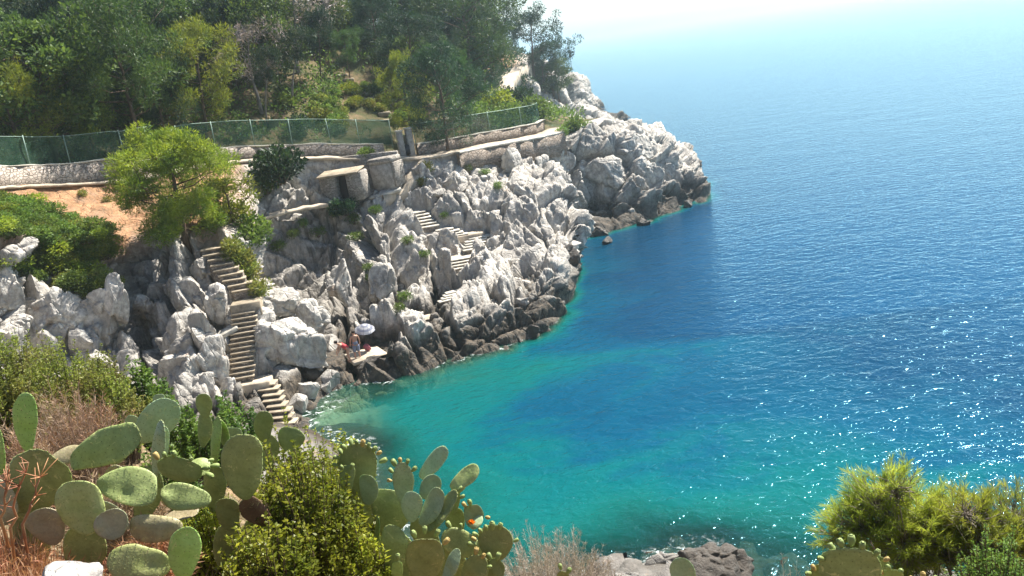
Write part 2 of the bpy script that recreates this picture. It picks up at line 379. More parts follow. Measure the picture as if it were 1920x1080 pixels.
M = dict(
    cliff=mat_cliff(), rock=mat_rock('limestone'), rock_near=mat_rock('pale_near_stone', .1, 1.15, scale=4.0), dark=mat_darkrock(), rock_brown=mat_rock('brown_shore_stone', .35, .30), hill=mat_hill(), near=mat_near(),
    wall=mat_stonewall('stone_wall'), rubble=mat_stonewall('rubble_masonry', (.40, .36, .31), (.19, .17, .15), 4.5), lowwall=mat_stonewall('brown_retaining_stone', (.30, .24, .19), (.16, .12, .09), 3.0),
    path=mat_concrete('path_surface', (.56, .47, .36), 1.2), riser_shaded=mat_stonewall('riser_shade_tone', (.24, .20, .16), (.11, .09, .075), 5.0), step=mat_concrete('step_concrete', (.40, .33, .24), 1.7), conc=mat_concrete('concrete', (.62, .58, .50)), plaster=mat_concrete('pillar_plaster', (.45, .41, .36)),  # riser colour is darkened to stand for shade under the treads
    metal=mat_plain('dark_metal', (.05, .05, .055), .5, .6), post=mat_plain('fence_post_metal', (.17, .24, .20), .5, .3), net=mat_net(), darkwood=mat_plain('dark_door_wood', (.045, .03, .028), .7),
    bark=mat_bark('bark'), greybark=mat_bark('grey_bark', (.26, .22, .19)), twig=mat_plain('dry_twig', (.30, .22, .17), .85, 0, .35, 25), palewood=mat_plain('pale_twig', (.42, .37, .30), .85),
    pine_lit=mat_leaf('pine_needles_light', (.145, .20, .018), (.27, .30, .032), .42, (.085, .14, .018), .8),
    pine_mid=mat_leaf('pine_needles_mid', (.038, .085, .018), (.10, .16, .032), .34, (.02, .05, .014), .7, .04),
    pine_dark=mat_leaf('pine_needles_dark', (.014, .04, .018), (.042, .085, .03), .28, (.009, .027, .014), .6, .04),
    oak=mat_leaf('broad_leaves', (.055, .105, .02), (.13, .19, .04), .36, (.03, .065, .015), .7, .05),
    greytree=mat_leaf('grey_twigs', (.20, .16, .16), (.36, .29, .29), .2, (.15, .14, .10), .7),
    mastic=mat_leaf('mastic_leaves', (.13, .17, .015), (.38, .39, .055), .46, (.08, .12, .014), 2.5, .01, .4),
    scrub=mat_leaf('scrub_leaves', (.10, .14, .022), (.26, .29, .06), .38, (.15, .12, .04), 1.2, .02),
    greenbush=mat_leaf('green_bush_leaves', (.075, .135, .022), (.17, .24, .055), .4, (.05, .095, .02), 1.5, .03),
    dry=mat_leaf('dry_brown_twigs', (.20, .13, .08), (.38, .28, .19), .2, (.26, .13, .07), 3.0, .02),
    greydry=mat_leaf('grey_dry_twigs', (.22, .17, .15), (.42, .36, .32), .15, (.22, .17, .12), 3.0, .02),
    rust=mat_leaf('rust_dry_grass', (.30, .13, .06), (.52, .33, .19), .3, (.34, .13, .07), 4.0, .02),
    needle=mat_leaf('bough_needles', (.24, .31, .045), (.45, .47, .09), .52, (.16, .22, .035), 2.5, .02, .4),
    pad=mat_pad('cactus_skin', (.185, .215, .07), (.265, .30, .11)), padblue=mat_pad('cactus_skin_blue', (.25, .32, .18), (.33, .40, .24)), padlight=mat_pad('cactus_skin_light', (.22, .34, .07), (.30, .42, .12)),
    padyellow=mat_pad('cactus_skin_yellow', (.27, .32, .10), (.36, .38, .15)), padtan=mat_pad('cactus_skin_dry', (.26, .22, .12), (.36, .31, .18)), padgrey=mat_pad('cactus_skin_grey', (.26, .25, .17), (.34, .33, .23)), padbrown=mat_pad('cactus_skin_dead', (.10, .05, .03), (.17, .09, .05)),
    areole=mat_plain('areole', (.17, .18, .07), .9), fruit=mat_plain('prickly_fruit', (.20, .25, .08), .6, 0, .4, 40), fruitred=mat_plain('ripe_prickly_fruit', (.36, .26, .09), .6, 0, .4, 40), flower=mat_plain('orange_flower', (.75, .28, .03), .6),
    skin=mat_plain('skin', (.46, .25, .17), .55, 0, .08), hair=mat_plain('dark_hair', (.03, .02, .015), .6), red=mat_plain('red_cloth', (.55, .06, .07), .7), blueshort=mat_plain('grey_blue_cloth', (.20, .22, .30), .8), towel=mat_plain('towel_cloth', (.32, .10, .13), .9),
)

# ------------------------------------------------------------------ terrain: cliffs and hillside lofted from profiles
WL = 'w'
ST = [  # each profile: path edge, bank, cliff top, upper, lower, base, waterline / gully floor   (u, v, Y)
 [(-330, 402, 42), (-330, 420, 41.4), (-320, 500, 37.5), (-320, 560, 35.6), (-320, 640, 33.8), (-320, 700, 32.4), (-320, 760, 30.5)],
 [(0, 352, 51.5), (5, 362, 51), (25, 455, 44.8), (30, 520, 43.2), (25, 600, 41.6), (20, 660, 40.4), (0, 760, 38)],
 [(110, 347, 56), (112, 360, 55.5), (115, 495, 46.4), (115, 540, 45.3), (115, 610, 43.8), (110, 680, 42.4), (100, 760, 39.6)],
 [(215, 341, 60), (215, 352, 59.3), (205, 512, 47.6), (215, 570, 46.3), (225, 640, 44.8), (235, 700, 43.3), (240, 780, 40)],
 [(252, 338, 60.5), (252, 350, 60), (258, 470, 51.0), (262, 560, 49.4), (268, 640, 47.5), (275, 700, 45), (290, 785, 40)],
 [(330, 322, 62.5), (330, 335, 61.5), (335, 452, 51.3), (340, 520, 49), (345, 590, 46.6), (360, 680, 44), (390, 800, 39.5)],
 [(400, 308, 64.2), (398, 325, 62.5), (388, 462, 50.6), (415, 540, 48), (425, 600, 46.2), (440, 700, 43.8), (480, 815, 39.3)],
 [(450, 303, 65.5), (448, 320, 64), (428, 462, 51), (460, 545, 48.3), (462, 600, 46.3), (478, 705, 44), (545, 800, 40)],
 [(500, 300, 66.5), (500, 318, 66), (492, 410, 63), (503, 535, 60.0), (530, 578, 54.2), (548, 680, 47), (612, 795, 42)],
 [(585, 297, 68.3), (585, 315, 67.8), (572, 394, 64.6), (580, 540, 61.2), (592, 592, 55), (612, 650, 48.5), (640, 745, 44.4)],
 [(650, 297, 69.2), (650, 320, 68.8), (640, 378, 66), (650, 490, 62.6), (655, 570, 55.6), (662, 640, 50), (690, 722, 46)],
 [(720, 297, 70.3), (718, 330, 69.6), (705, 372, 66.5), (715, 470, 60), (722, 570, 54.5), ('Z', 742, 648, 1.4), (WL, 775, 702)],
 [(785, 297, 71.3), (775, 325, 70.2), (765, 370, 67.8), (785, 440, 63), (790, 540, 57), ('Z', 806, 612, 1.7), (WL, 828, 680)],
 [(860, 285, 73.4), (860, 302, 73), (850, 345, 69), (860, 430, 63.5), (880, 518, 58.6), ('Z', 912, 592, 1.7), (WL, 927, 657)],
 [(930, 272, 75.5), (930, 292, 75.2), (925, 335, 70.5), (945, 410, 64.5), (965, 490, 59.5), ('Z', 995, 558, 1.8), (WL, 1014, 627)],
 [(985, 262, 77.4), (985, 282, 77.2), (985, 328, 71.5), (1015, 385, 65.5), (1040, 445, 61), ('Z', 1044, 528, 1.9), (WL, 1056, 586)],
 [(1015, 256, 78.7), (1015, 276, 78.5), (1022, 318, 73), (1060, 365, 68), (1080, 415, 64.5), ('Z', 1076, 476, 1.9), (WL, 1080, 520)],
 [(1042, 250, 80), (1045, 270, 79.8), (1040, 322, 78.6), (1052, 370, 78.2), (1064, 408, 77.8), (1070, 432, 77.2), (WL, 1074, 450)],
 [(1066, 238, 83), (1080, 255, 82), (1100, 290, 80.5), (1114, 340, 79.6), (1120, 385, 78.6), (1126, 415, 77.6), (WL, 1130, 438)],
 [(1085, 232, 87), (1115, 245, 85), (1150, 270, 83), (1180, 320, 81), (1195, 365, 79.5), (1205, 395, 78.5), (WL, 1215, 414)],
 [(1110, 225, 92), (1165, 236, 89), (1205, 258, 86.5), (1240, 308, 83.5), (1260, 350, 82), (1268, 375, 81), (WL, 1275, 390)],
 [(1130, 220, 97), (1195, 236, 93), (1236, 252, 90), (1272, 290, 87), (1290, 323, 85.5), (1305, 350, 84.3), (WL, 1314, 373)],
]
def wpt(s):
    if s[0] == WL: return Pz(s[1], s[2], 0.0)
    if s[0] == 'Z': return Pz(s[1], s[2], s[3])
    return P(*s)
S3 = np.array([[wpt(s) for s in row] for row in ST])
back = np.array([[[12, 101, 7.3], [15.5, 100, 6.4], [18, 99, 5], [20.3, 97.5, 3.6], [21.6, 96.5, 2.2], [22.4, 95.5, 1], [22.8, 95, 0]],
                 [[8, 110, 7.5], [11, 110, 6], [13, 109, 4.4], [15, 108, 2.8], [16, 107, 1.6], [17, 106, .6], [18, 105, -.2]],
                 [[5, 118, 9], [9, 119, 7], [12, 119, 5], [15, 118.5, 3], [17, 118, 1.6], [18, 117.5, .6], [19, 117, -.3]]])
S3 = np.concatenate([S3, back])
NS = len(S3)
# path centre runs just behind the path edge; ground climbs behind it
edge = S3[:, 0]
tang = np.gradient(edge, axis=0); tang[:, 2] = 0
tang /= np.linalg.norm(tang, axis=1)[:, None]
inw = np.stack([-tang[:, 1], tang[:, 0], 0*tang[:, 0]], 1)          # uphill side
kk = np.arange(NS)
fall = np.clip((kk-12)/8.0, 0, 1)[:, None]
up1 = np.where(kk < 14, 6.0, 6-(kk-14)*.8).clip(1.5)
r2 = edge + inw*2.0 + np.array([0, 0, .05])
r1 = edge + inw*16*(1-.45*fall) + np.stack([0*kk, 0*kk, up1], 1)
r0 = edge + inw*52*(1-.55*fall) + np.stack([0*kk, 0*kk, up1*3.6], 1)
outw = -inw
seaw = np.stack([tang[:, 1]*0+.45, -np.ones(NS), np.zeros(NS)], 1)
wl = S3[:, 6]
dirw = wl - S3[:, 4]; dirw[:, 2] = 0; dirw /= np.linalg.norm(dirw, axis=1)[:, None]
uw1 = wl + dirw*1.6 + np.array([0, 0, -1.0]); uw2 = wl + dirw*5 + np.array([0, 0, -3.2]); uw3 = wl + dirw*14 + np.array([0, 0, -9.0])
for k in range(7):                        # the gully on this side never goes under the sea
    uw1[k] = wl[k] + dirw[k]*3 + [0, 0, -.4]; uw2[k] = wl[k] + dirw[k]*7 + [0, 0, -1.2]; uw3[k] = wl[k] + dirw[k]*14 + [0, 0, -3]
cl = np.concatenate([S3, uw1[:, None], uw2[:, None], uw3[:, None]], 1)     # NS x 10
hl = np.stack([r0, r1, r2, edge], 1)

def herm(A, counts):
    """Catmull-Rom style resampling along axis 0 with counts[k] steps per interval"""
    n = len(A)
    T = np.zeros_like(A)
    d = A[1:]-A[:-1]; L = np.linalg.norm(d, axis=-1, keepdims=True)+1e-6
    s = d/L
    for k in range(n):
        if k == 0: T[k] = s[0]
        elif k == n-1: T[k] = s[-1]
        else: T[k] = (s[k-1]*L[k]+s[k]*L[k-1])/(L[k]+L[k-1])
    out, par = [], []
    for k in range(n-1):
        t = np.linspace(0, 1, counts[k], endpoint=False).reshape((-1,)+(1,)*(A.ndim-1))
        h00, h10, h01, h11 = 2*t**3-3*t**2+1, t**3-2*t**2+t, -2*t**3+3*t**2, t**3-t**2
        out.append(h00*A[k]+h10*T[k]*L[k]*.75+h01*A[k+1]+h11*T[k+1]*L[k]*.75); par.append(k+t.ravel())
    out.append(A[-1:]); par.append(np.array([n-1.0]))
    return np.concatenate(out), np.concatenate(par)
def loft(A, cs, cr):
    B, ps = herm(A, cs)
    Bt, pr = herm(np.swapaxes(B, 0, 1), cr)
    return np.swapaxes(Bt, 0, 1), ps, pr
def grid_faces(n, m):
    i = np.arange(n*m).reshape(n, m)
    return np.stack([i[:-1, :-1], i[1:, :-1], i[1:, 1:], i[:-1, 1:]], -1).reshape(-1, 4)
def gnormals(G):
    a = np.gradient(G, axis=0); b = np.gradient(G, axis=1)
    n = np.cross(a, b); n /= np.linalg.norm(n, axis=-1, keepdims=True)+1e-9
    return n
JOINT = rotm((0, 1, 0), R_(-32))@rotm((1, 0, 0), R_(18))
def saw(p, nrm, T, ph, sharp=.86):
    s = p@(np.array(nrm)/np.linalg.norm(nrm))/T + ph
    f = s-np.floor(s)
    return np.where(f < sharp, f/sharp, (1-f)/(1-sharp)), np.floor(s)
def strata(p, left, seed=0):
    """ledges and slabs: two sets of joints, steep on the near cliff, dipping seaward on the spur"""
    w = fbm(p*.16, 3, seed+3)*1.1+fbm(p*.7, 3, seed+4)*.22
    a1, k1 = saw(p, (.62, .15, .77), 2.7, w); a2, k2 = saw(p, (-.72, .25, .55), 3.4, w*.8+k1*.37)
    b1, j1 = saw(p, (.93, -.1, .22), 2.3, w); b2, j2 = saw(p, (-.1, .5, .85), 3.0, w+j1*.41)
    a3, _ = saw(p, (.62, .15, .77), .62, w*2+k2*.3); b3, _ = saw(p, (.93, -.1, .22), .55, w*2+j2*.3)
    A = (a1-.5)*1.15+(a2-.5)*.75+(a3-.5)*.11+(hsh(k1, k2, 0*k1, seed+7)-.5)*.7
    B = (b1-.5)*1.05+(b2-.5)*.6+(b3-.5)*.11+(hsh(j1, j2, 0*j1, seed+8)-.5)*.6
    return B*left+A*(1-left)
def crag(p, amp, seed=0):
    """fractured limestone: outward offset for points p"""
    wv = np.stack([fbm(p*.5+3.1, 3, seed+1), fbm(p*.5+9.7, 3, seed+2), fbm(p*.5+5.5, 3, seed+3)], 1)
    q = (p+wv*.12)@JOINT.T
    o1, t1, c1 = blocks(q*np.array([.26, .26, .17]), seed+10)
    o2, t2, c2 = blocks(q*np.array([.66, .66, .40])+4.2, seed+20)
    o3, t3, c3 = blocks(q*np.array([2.0, 2.0, 1.1])+1.7, seed+30)
    d = o1*1.6+t1*1.8-c1*.6 + o2*.20+t2*.20-c2*.30 + o3*.10+t3*.10-c3*.11
    return amp*(d + fbm(p*.8, 4, seed+40)*.09 + fbm(p*5, 3, seed+50)*.035)

STAIRS = []      # (start, end, half width) sections where the rock is cut back
def stair_pts(a, b): STAIRS.append((np.array(a), np.array(b)))
FL = dict(
 a=(P(393, 462, 50.4), P(461, 548, 47.7), 9, 1.3), b=(P(458, 582, 46.6), P(452, 712, 44.1), 14, 1.35), c=(P(497, 714, 44.1), P(537, 797, 41.0), 8, 1.1),
 d=(P(778, 396, 66.6), P(806, 427, 64.4), 6, 1.5), e=(P(832, 428, 64.2), P(862, 443, 63.2), 4, 1.4), f=(P(898, 442, 63.4), P(882, 470, 61.3), 5, 1.6), g=(P(862, 482, 60.6), P(866, 505, 59.3), 4, 1.7), h=(P(850, 545, 57.0), P(836, 566, 55.8), 4, 1.0))
LAND = [  # concrete landings and slabs: centre, size x, size y, size z, turn
 (P(462, 563, 47.2), 1.7, 1.35, 1.6, .1), (P(474, 713, 44.1), 2.0, 1.2, 1.2, .05), (P(880, 437, 63.7), 2.1, 1.3, .9, .2), (P(864, 480, 61.0), 2.3, 1.1, .9, .15)]
PLAT = [(P(684, 664, 48.0)+np.array([-.5, .5, 0]), 1.1, 1.9), (P(797, 597, 53.6), .5, 1.0), (P(790, 624, 51.5), .6, .8)]
def carve(p):
    def cut(a, b, hw, low):
        nonlocal p
        ab = b-a; L2 = (ab[:2]**2).sum()
        t = (((p[:, :2]-a[:2])@ab[:2])/L2).clip(-.08, 1.08)
        c = a+t[:, None]*ab
        d = np.linalg.norm(p[:, :2]-c[:, :2], axis=1)
        m = (d < hw) & (p[:, 2] > c[:, 2]-low)
        w = np.clip((hw-d)/.25, 0, 1)*m
        p = p.copy(); p[:, 2] = p[:, 2]*(1-w)+(c[:, 2]-low)*w
    for k, (a, b, n, w) in FL.items(): cut(a, b, w/2+.22, .34)
    for c, sx, sy, sz, r in LAND: cut(c-np.array([sx*.3, 0, 0]), c+np.array([sx*.3, 0, 0]), sy/2+.3, .12)
    for c, hx, hw in PLAT: cut(c-np.array([hx, 0, 0]), c+np.array([hx, 0, 0]), hw, .10)
    return p

cs = [10, 26, 26, 12, 22, 20, 16, 18, 26, 24, 24, 22, 26, 24, 20, 14, 16, 16, 18, 18, 16, 12, 10, 8]
cs = [int(c*2.0) for c in cs]
cr = [16, 46, 46, 46, 46, 34, 12, 12, 8]
G, ps, pr = loft(cl, cs, cr)
n_, m_ = G.shape[:2]
Nn = gnormals(G)
if Nn[n_//2, m_//2, 1] > 0: Nn = -Nn
PS, PR = np.meshgrid(ps, pr, indexing='ij')
# how rocky / how earthy each spot is
rocky = np.clip((PR-.55)/.6, 0, 1)
rocky *= 1-np.clip((PS-12.4)/.6, 0, 1)*np.clip((17.3-PS)/.6, 0, 1)*np.clip((1.55-PR)/.45, 0, 1)
leftbank = np.clip((7.6-PS)/1.0, 0, 1)*np.clip((2.02-PR)/.25, 0, 1)        # earth bank under the pine and the scrub
shade_bank = np.exp(-((PS-5.4)/.9)**2)*np.clip((PR-1.7)/.3, 0, 1)
earth = leftbank.copy()
rocky *= (1-.85*leftbank)
rocky *= np.clip((7.0-PR)/2.2, .28, 1)
p = G.reshape(-1, 3)
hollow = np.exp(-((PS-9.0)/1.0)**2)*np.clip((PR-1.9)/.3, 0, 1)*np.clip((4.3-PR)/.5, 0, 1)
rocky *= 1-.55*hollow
amp = np.interp(ps, [0, 8, 9.5, 11, 16, 17.5, 22, 24], [.8, .8, .75, .75, .85, .85, .85, .8])
d = crag(p, 1.0)*(np.broadcast_to(amp[:, None], PR.shape)*rocky).ravel()
lf = np.clip((8.5-PS)/1.5, 0, 1).ravel()
d = d + (strata(p, lf, 40)*1.0+.22)*rocky.ravel()
wv1 = (fbm(p*.45, 3, 17)*.22).reshape(PS.shape)
for c0, wd_, dep_, sl_ in ((.45, .05, .9, .03), (.95, .045, .8, -.02), (1.45, .06, 1.1, .04), (2.1, .05, .8, .05), (2.65, .05, .7, .03), (3.75, .20, 2.4, .05), (4.55, .07, 1.0, -.03), (5.2, .06, .8, .04), (5.75, .05, .8, .03), (9.7, .08, 1.0, .0), (10.6, .06, .9, .02), (11.4, .07, .9, -.03), (12.3, .06, .8, .04)):
    x_ = (PS+wv1-c0-sl_*(PR-3))/wd_
    d = d - (dep_*np.exp(-x_**2)*np.clip((PR-1.95)/.4, 0, 1)*np.clip((6.2-PR)/1.2, 0, 1)).ravel()
p = p + Nn.reshape(-1, 3)*d[:, None]
p[:, 2] += (fbm(p*.6, 4, 77)*.35*leftbank.ravel())
p = carve(p)
cliff = mk('cliff_terrain', p, [grid_faces(n_, m_)], M['cliff'])
at = cliff.data.attributes.new('earth', 'FLOAT', 'POINT')
ea = earth.ravel() + fbm(p*1.2, 4, 91)*.25*(earth.ravel() > .02)
at.data.foreach_set('value', np.clip(ea, 0, 1).astype(np.float32))
stn_shade = np.exp(-((PS-9.2)/1.3)**2)*np.clip((PR-1.9)/.3, 0, 1)*np.clip((4.2-PR)/.5, 0, 1)+.75*np.exp(-((PS-4.2)/.35)**2)*np.clip((PR-2.6)/.4, 0, 1)  # rock streaks plus painted shade, laid over the hollow and the cleft
stn_shade = stn_shade+.6*np.clip((PS-16.6)/.8, 0, 1)*np.clip((PR-2.8)/1.2, 0, 1)*np.clip(6.5-PR, 0, 1)  # promontory face: streaks, and its shade put into the colour
at = cliff.data.attributes.new('stain_shade', 'FLOAT', 'POINT'); at.data.foreach_set('value', np.clip(stn_shade.ravel(), 0, 1).astype(np.float32))
tag(cliff, kind='structure')
CLP = p.copy()
_q = CLP-O_; _k = _q@_f
CPX = np.stack([960+FPX*(_q@_r)/_k, 540-FPX*(_q@_u)/_k, np.linalg.norm(_q, axis=1)], 1)
def surf(u, v):
    """the cliff point seen in that direction"""
    d = np.hypot(CPX[:, 0]-u, CPX[:, 1]-v); m = np.where(d < 7)[0]
    if len(m) == 0: m = np.argsort(d)[:3]
    return CLP[m[np.argmin(CPX[m, 2])]]

H, hs, hr = loft(hl, [8]*(NS-1), [30, 40, 6])
hp = H.reshape(-1, 3).copy()
HM = np.clip((2.0-np.meshgrid(hs, hr, indexing='ij')[1])/.5, 0, 1).ravel()
hp[:, 2] += fbm(hp*.12, 4, 5)*1.6*HM + fbm(hp*.6, 4, 6)*.3*HM
hill = mk('hillside_terrain', hp, [grid_faces(*H.shape[:2])], M['hill'], smooth=True)
tag(hill, kind='structure')

# the second headland, farther along the coast
far_cols = [
 [(905, 120, 135), (905, 140, 122), (900, 175, 112), (895, 215, 104), (890, 260, 99)],
 [(945, 95, 150), (945, 140, 132), (935, 180, 120), (930, 215, 110), (930, 260, 102)],
 [(990, 110, 158), (985, 136, 142), (995, 170, 132), (1000, 205, 122), (1000, 250, 110)],
 [(1050, 140, 165), (1040, 150, 152), (1040, 180, 142), (1045, 210, 132), (1050, 250, 120)],
 [(1086, 140, 182), (1084, 150, 172), (1080, 185, 156), (1090, 215, 142), (1090, 255, 126)],
 [(1104, 178, 200), (1100, 186, 190), (1110, 202, 174), (1125, 222, 155), (1130, 260, 134)],
 [(1130, 202, 212), (1122, 204, 205), (1140, 214, 190), (1165, 232, 165), (1180, 262, 140)],
 [(1150, 215, 226), (1150, 216, 215), (1165, 226, 196), (1190, 244, 170), (1215, 275, 145)],
]
fa = np.array([[P(*s) for s in c] for c in far_cols])
fa = np.concatenate([fa, (fa[-1]+np.array([4, 2, -3.5]))[None], (fa[-1]+np.array([9, 3, -8]))[None]])
bk = fa[:, 0]+np.array([3, 26, -1.0]); bk[4:, 2] = fa[4:, 0, 2]-4
fa = np.concatenate([bk[:, None], fa], 1)
FG, fs, frr = loft(fa, [34]*(len(fa)-1), [16, 20, 46, 46, 40])
fN = gnormals(FG)
if fN[100, 80, 2] < 0: fN = -fN
fp = FG.reshape(-1, 3)
fm = np.clip((np.meshgrid(fs, frr, indexing='ij')[0]-1.2)/.9, .06, 1).ravel()
fp = fp + fN.reshape(-1, 3)*(crag(fp*.8, 1.35, 200)*fm)[:, None]
far = mk('headland_terrain', fp, [grid_faces(*FG.shape[:2])], M['cliff'])
at = far.data.attributes.new('earth', 'FLOAT', 'POINT'); at.data.foreach_set('value', np.clip(1.2-fm*1.6, 0, 1).astype(np.float32))
tag(far, kind='structure')

# ground on this side of the cove, falling from the photographer's feet
NG = [(0, 0, 15.3), (-3, 0.5, 15.4), (3, .5, 15.1), (0, -4, 15.8), (-10, -2, 16.4), (10, -2, 15.0), (-16, 4, 16), (-22, 12, 15), (-26, 20, 12)]
def low(u, v, Y, dz): q = P(u, v, Y); return (q[0], q[1], q[2]-dz)
NG += [low(20, 640, 14, 1.1), low(120, 660, 14, 1.2), (-9.0, 17, 10.6), low(230, 705, 14, 1.2), low(140, 790, 9, .7), low(0, 900, 4.6, .45), low(0, 760, 8, .7),
       low(300, 790, 15, 1.2), low(330, 740, 19, 1.5), low(440, 790, 22, 1.7), low(540, 850, 17, 1.6), (-14, 26, 7), (-22, 30, 6.5), (-13.5, 32, 3.4), (-18, 37, 2.6), (-8.5, 30, 1.5), (-9.5, 36, .8), (-12, 38.5, .9), (-25, 40, 3),
       low(200, 1000, 4.2, .35), low(450, 1010, 4.5, .6), low(560, 1085, 4.3, .35), low(800, 1085, 4.8, .5), low(620, 860, 11, 1.2), low(700, 930, 8, 1.6), low(690, 860, 13, 2.4), low(620, 810, 16, 2.2),
       low(1000, 1085, 6.5, .6), low(1030, 1050, 8, .7), low(1150, 1080, 9.5, 3.2), low(880, 1010, 7, 1.8), (1.6, 22.8, .8), (4.6, 23.2, 1.0), (6.5, 22.5, .3), (0.5, 24.5, -.3), (4, 25.6, -.4), (2.5, 17, 3.0), (5, 12, 6.0), (1.5, 13, 6.2), (7.5, 17, 2),
       low(1600, 1085, 3.8, .55), low(1750, 1065, 5.5, 1.2), low(1900, 1085, 5.5, .9), low(1750, 1085, 9, 3.4), (8.5, 9.5, 8.8), (12, 12, 8), (18, 12, 7), (12, 20, 1), (20, 22, .5), (9, 27, -2.5),
       (-4, 28, -1.4), (-6.5, 36, -1.6), (-9, 40.5, -1.2), (0, 28, -2.5), (-2, 20, 2.0), (-3.5, 14, 6.5), (-5.5, 24, 2.2), (20, 30, -4), (-9.5, 42.5, -1.0), (6, 33, -4), (-2, 40, -3)]
NG = np.array(NG, float)
def rbf_fit(pts, val):
    D = np.linalg.norm(pts[:, None]-pts[None], axis=2)
    A = np.zeros((len(pts)+3,)*2); n = len(pts)
    A[:n, :n] = D; A[:n, n] = 1; A[:n, n+1:] = pts; A[n, :n] = 1; A[n+1:, :n] = pts.T
    return np.linalg.solve(A, np.concatenate([val, np.zeros(3)]))
def rbf_eval(q, pts, w):
    n = len(pts); out = np.full(len(q), w[n])+q@w[n+1:]
    for k in range(n): out += w[k]*np.sqrt(((q-pts[k])**2).sum(1)+.02)
    return out
nw = rbf_fit(NG[:, :2], NG[:, 2])
yy = np.concatenate([np.linspace(-4, 12, 90), np.linspace(12.2, 43, 130)]); xx = np.concatenate([np.linspace(-30, -12.2, 60), np.linspace(-12, 9, 170), np.linspace(9.2, 22, 40)])
X, Y = np.meshgrid(xx, yy, indexing='ij')
q = np.stack([X.ravel(), Y.ravel()], 1)
z = rbf_eval(q, NG[:, :2], nw)
q3 = np.concatenate([q, z[:, None]], 1)
steep = np.clip((q[:, 1]-8)/8, 0, 1)*np.clip((q[:, 0]+9)/4, 0, 1)
z = z + fbm(q3*.9, 5, 61)*(.10+.5*steep) + fbm(q3*4, 3, 62)*.04
bl = blocks(np.concatenate([q, z[:, None]], 1)*.8, 63)
z = z + steep*(bl[0]*.7+bl[1]*.8)
near = mk('foreground_terrain', np.concatenate([q, z[:, None]], 1), [grid_faces(len(xx), len(yy))], M['near'], smooth=True)
tag(near, kind='structure')
def near_z(x, y):
    return float(rbf_eval(np.array([[x, y]]), NG[:, :2], nw)[0])
def ground_z(x, y, A):
    d = (A[:, 0]-x)**2+(A[:, 1]-y)**2
    k = np.argpartition(d, 4)[:4]
    w = 1/(d[k]+1e-3)
    return float((A[k, 2]*w).sum()/w.sum())
LANDPTS = np.concatenate([hp, fp[::7]])

# ------------------------------------------------------------------ sea bed and sea
_z = p.reshape(n_, m_, 3)
act = []
for i in range(int(np.argmin(abs(ps-6))), n_, 3):
    w_ = np.where((_z[i, :-1, 2] > 0) & (_z[i, 1:, 2] <= 0) & (pr[:-1] > 3.5))[0]
    if len(w_): act.append(_z[i, w_[-1], :2])
act = np.array(act)
shore = np.concatenate([act, np.array([[19.0, 117], [18.5, 120]])])
shore = np.concatenate([np.array([[12, 19], [6.5, 23.5], [4, 25.2], [.8, 24], [-2.5, 22.5], [-6, 30], [-8.5, 36.5], [-10.4, 40]]), shore])
def shore_dist(q):
    best = np.full(len(q), 1e9)
    for a, b in zip(shore[:-1], shore[1:]):
        ab = b-a; t = (((q-a)@ab)/(ab@ab+1e-9)).clip(0, 1)
        best = np.minimum(best, np.linalg.norm(q-(a+t[:, None]*ab), axis=1))
    return best
DC = [(670, 780, 1.6), (720, 800, 2.2), (850, 800, 3.6), (800, 870, 3.0), (950, 900, 4.0), (900, 720, 6), (1000, 680, 8.5), (1000, 800, 7.5), (1150, 760, 12), (1100, 900, 11), (1100, 1000, 8), (1300, 850, 15), (1400, 700, 16), (1250, 600, 16), (1150, 560, 9), (1130, 500, 9),
      (1250, 480, 16), (1400, 450, 22), (1600, 600, 22), (1600, 850, 19), (1900, 700, 26), (1400, 980, 15), (1500, 900, 19), (1500, 300, 24), (1800, 300, 26), (1800, 900, 25), (1300, 1000, 11), (1550, 1050, 15)]
dc = np.array([[*Pz(u, v, 0)[:2], dd] for u, v, dd in DC])
dw = rbf_fit(dc[:, :2], dc[:, 2])
def depth_at(q):
    D = rbf_eval(q, dc[:, :2], dw)
    r = np.linalg.norm(q, axis=1)
    D = D + np.clip((r-110)/120, 0, 1)*(24-D)
    D = np.clip(D, 1.0, 26)
    s = shore_dist(q)
    n2 = fbm(np.concatenate([q*.35, np.zeros((len(q), 1))], 1), 4, 33)
    return np.minimum(D*np.clip(1+.16*n2, .4, 1.6), .15+np.clip(s*np.clip(.7+(q[:, 1]-44)*.6, .7, 8)+n2*1.2, 0, None))
az = np.radians(np.concatenate([np.linspace(-75, -30, 20), np.linspace(-29.5, 40, 330), np.linspace(41, 80, 20)]))
rr = np.concatenate([np.geomspace(9, 300, 330), np.geomspace(310, 14000, 60)])
A2, R2 = np.meshgrid(az, rr, indexing='ij')
q = np.stack([R2*np.sin(A2), R2*np.cos(A2)], -1).reshape(-1, 2)
dep = depth_at(q)
sea = mk('sea', np.concatenate([q, np.zeros((len(q), 1))], 1), [grid_faces(len(az), len(rr))], mat_water(), smooth=True)
at = sea.data.attributes.new('depth', 'FLOAT', 'POINT'); at.data.foreach_set('value', dep.astype(np.float32))
tag(sea, kind='structure')
bx = np.linspace(-40, 70, 190); by = np.linspace(8, 140, 220)
X, Y = np.meshgrid(bx, by, indexing='ij'); q = np.stack([X.ravel(), Y.ravel()], 1)
zb = -np.minimum(depth_at(q), 12)-.25
q3 = np.concatenate([q, zb[:, None]], 1)
b1 = blocks(np.concatenate([q*.5, 0*zb[:, None]], 1), 71)
zb = zb+(b1[0]*.9+b1[1]*.8)*np.clip(-zb/3, .1, 1)
def mat_bed():
    t = NT('sea_bed'); p = t.pos()
    a = t.noise(p, .35, 4, .65)
    c = t.mix(t.ramp(a, (.42, 0), (.58, 1)), (.045, .042, .025), (.20, .20, .13))
    return t.end(t.bsdf(c, .9))
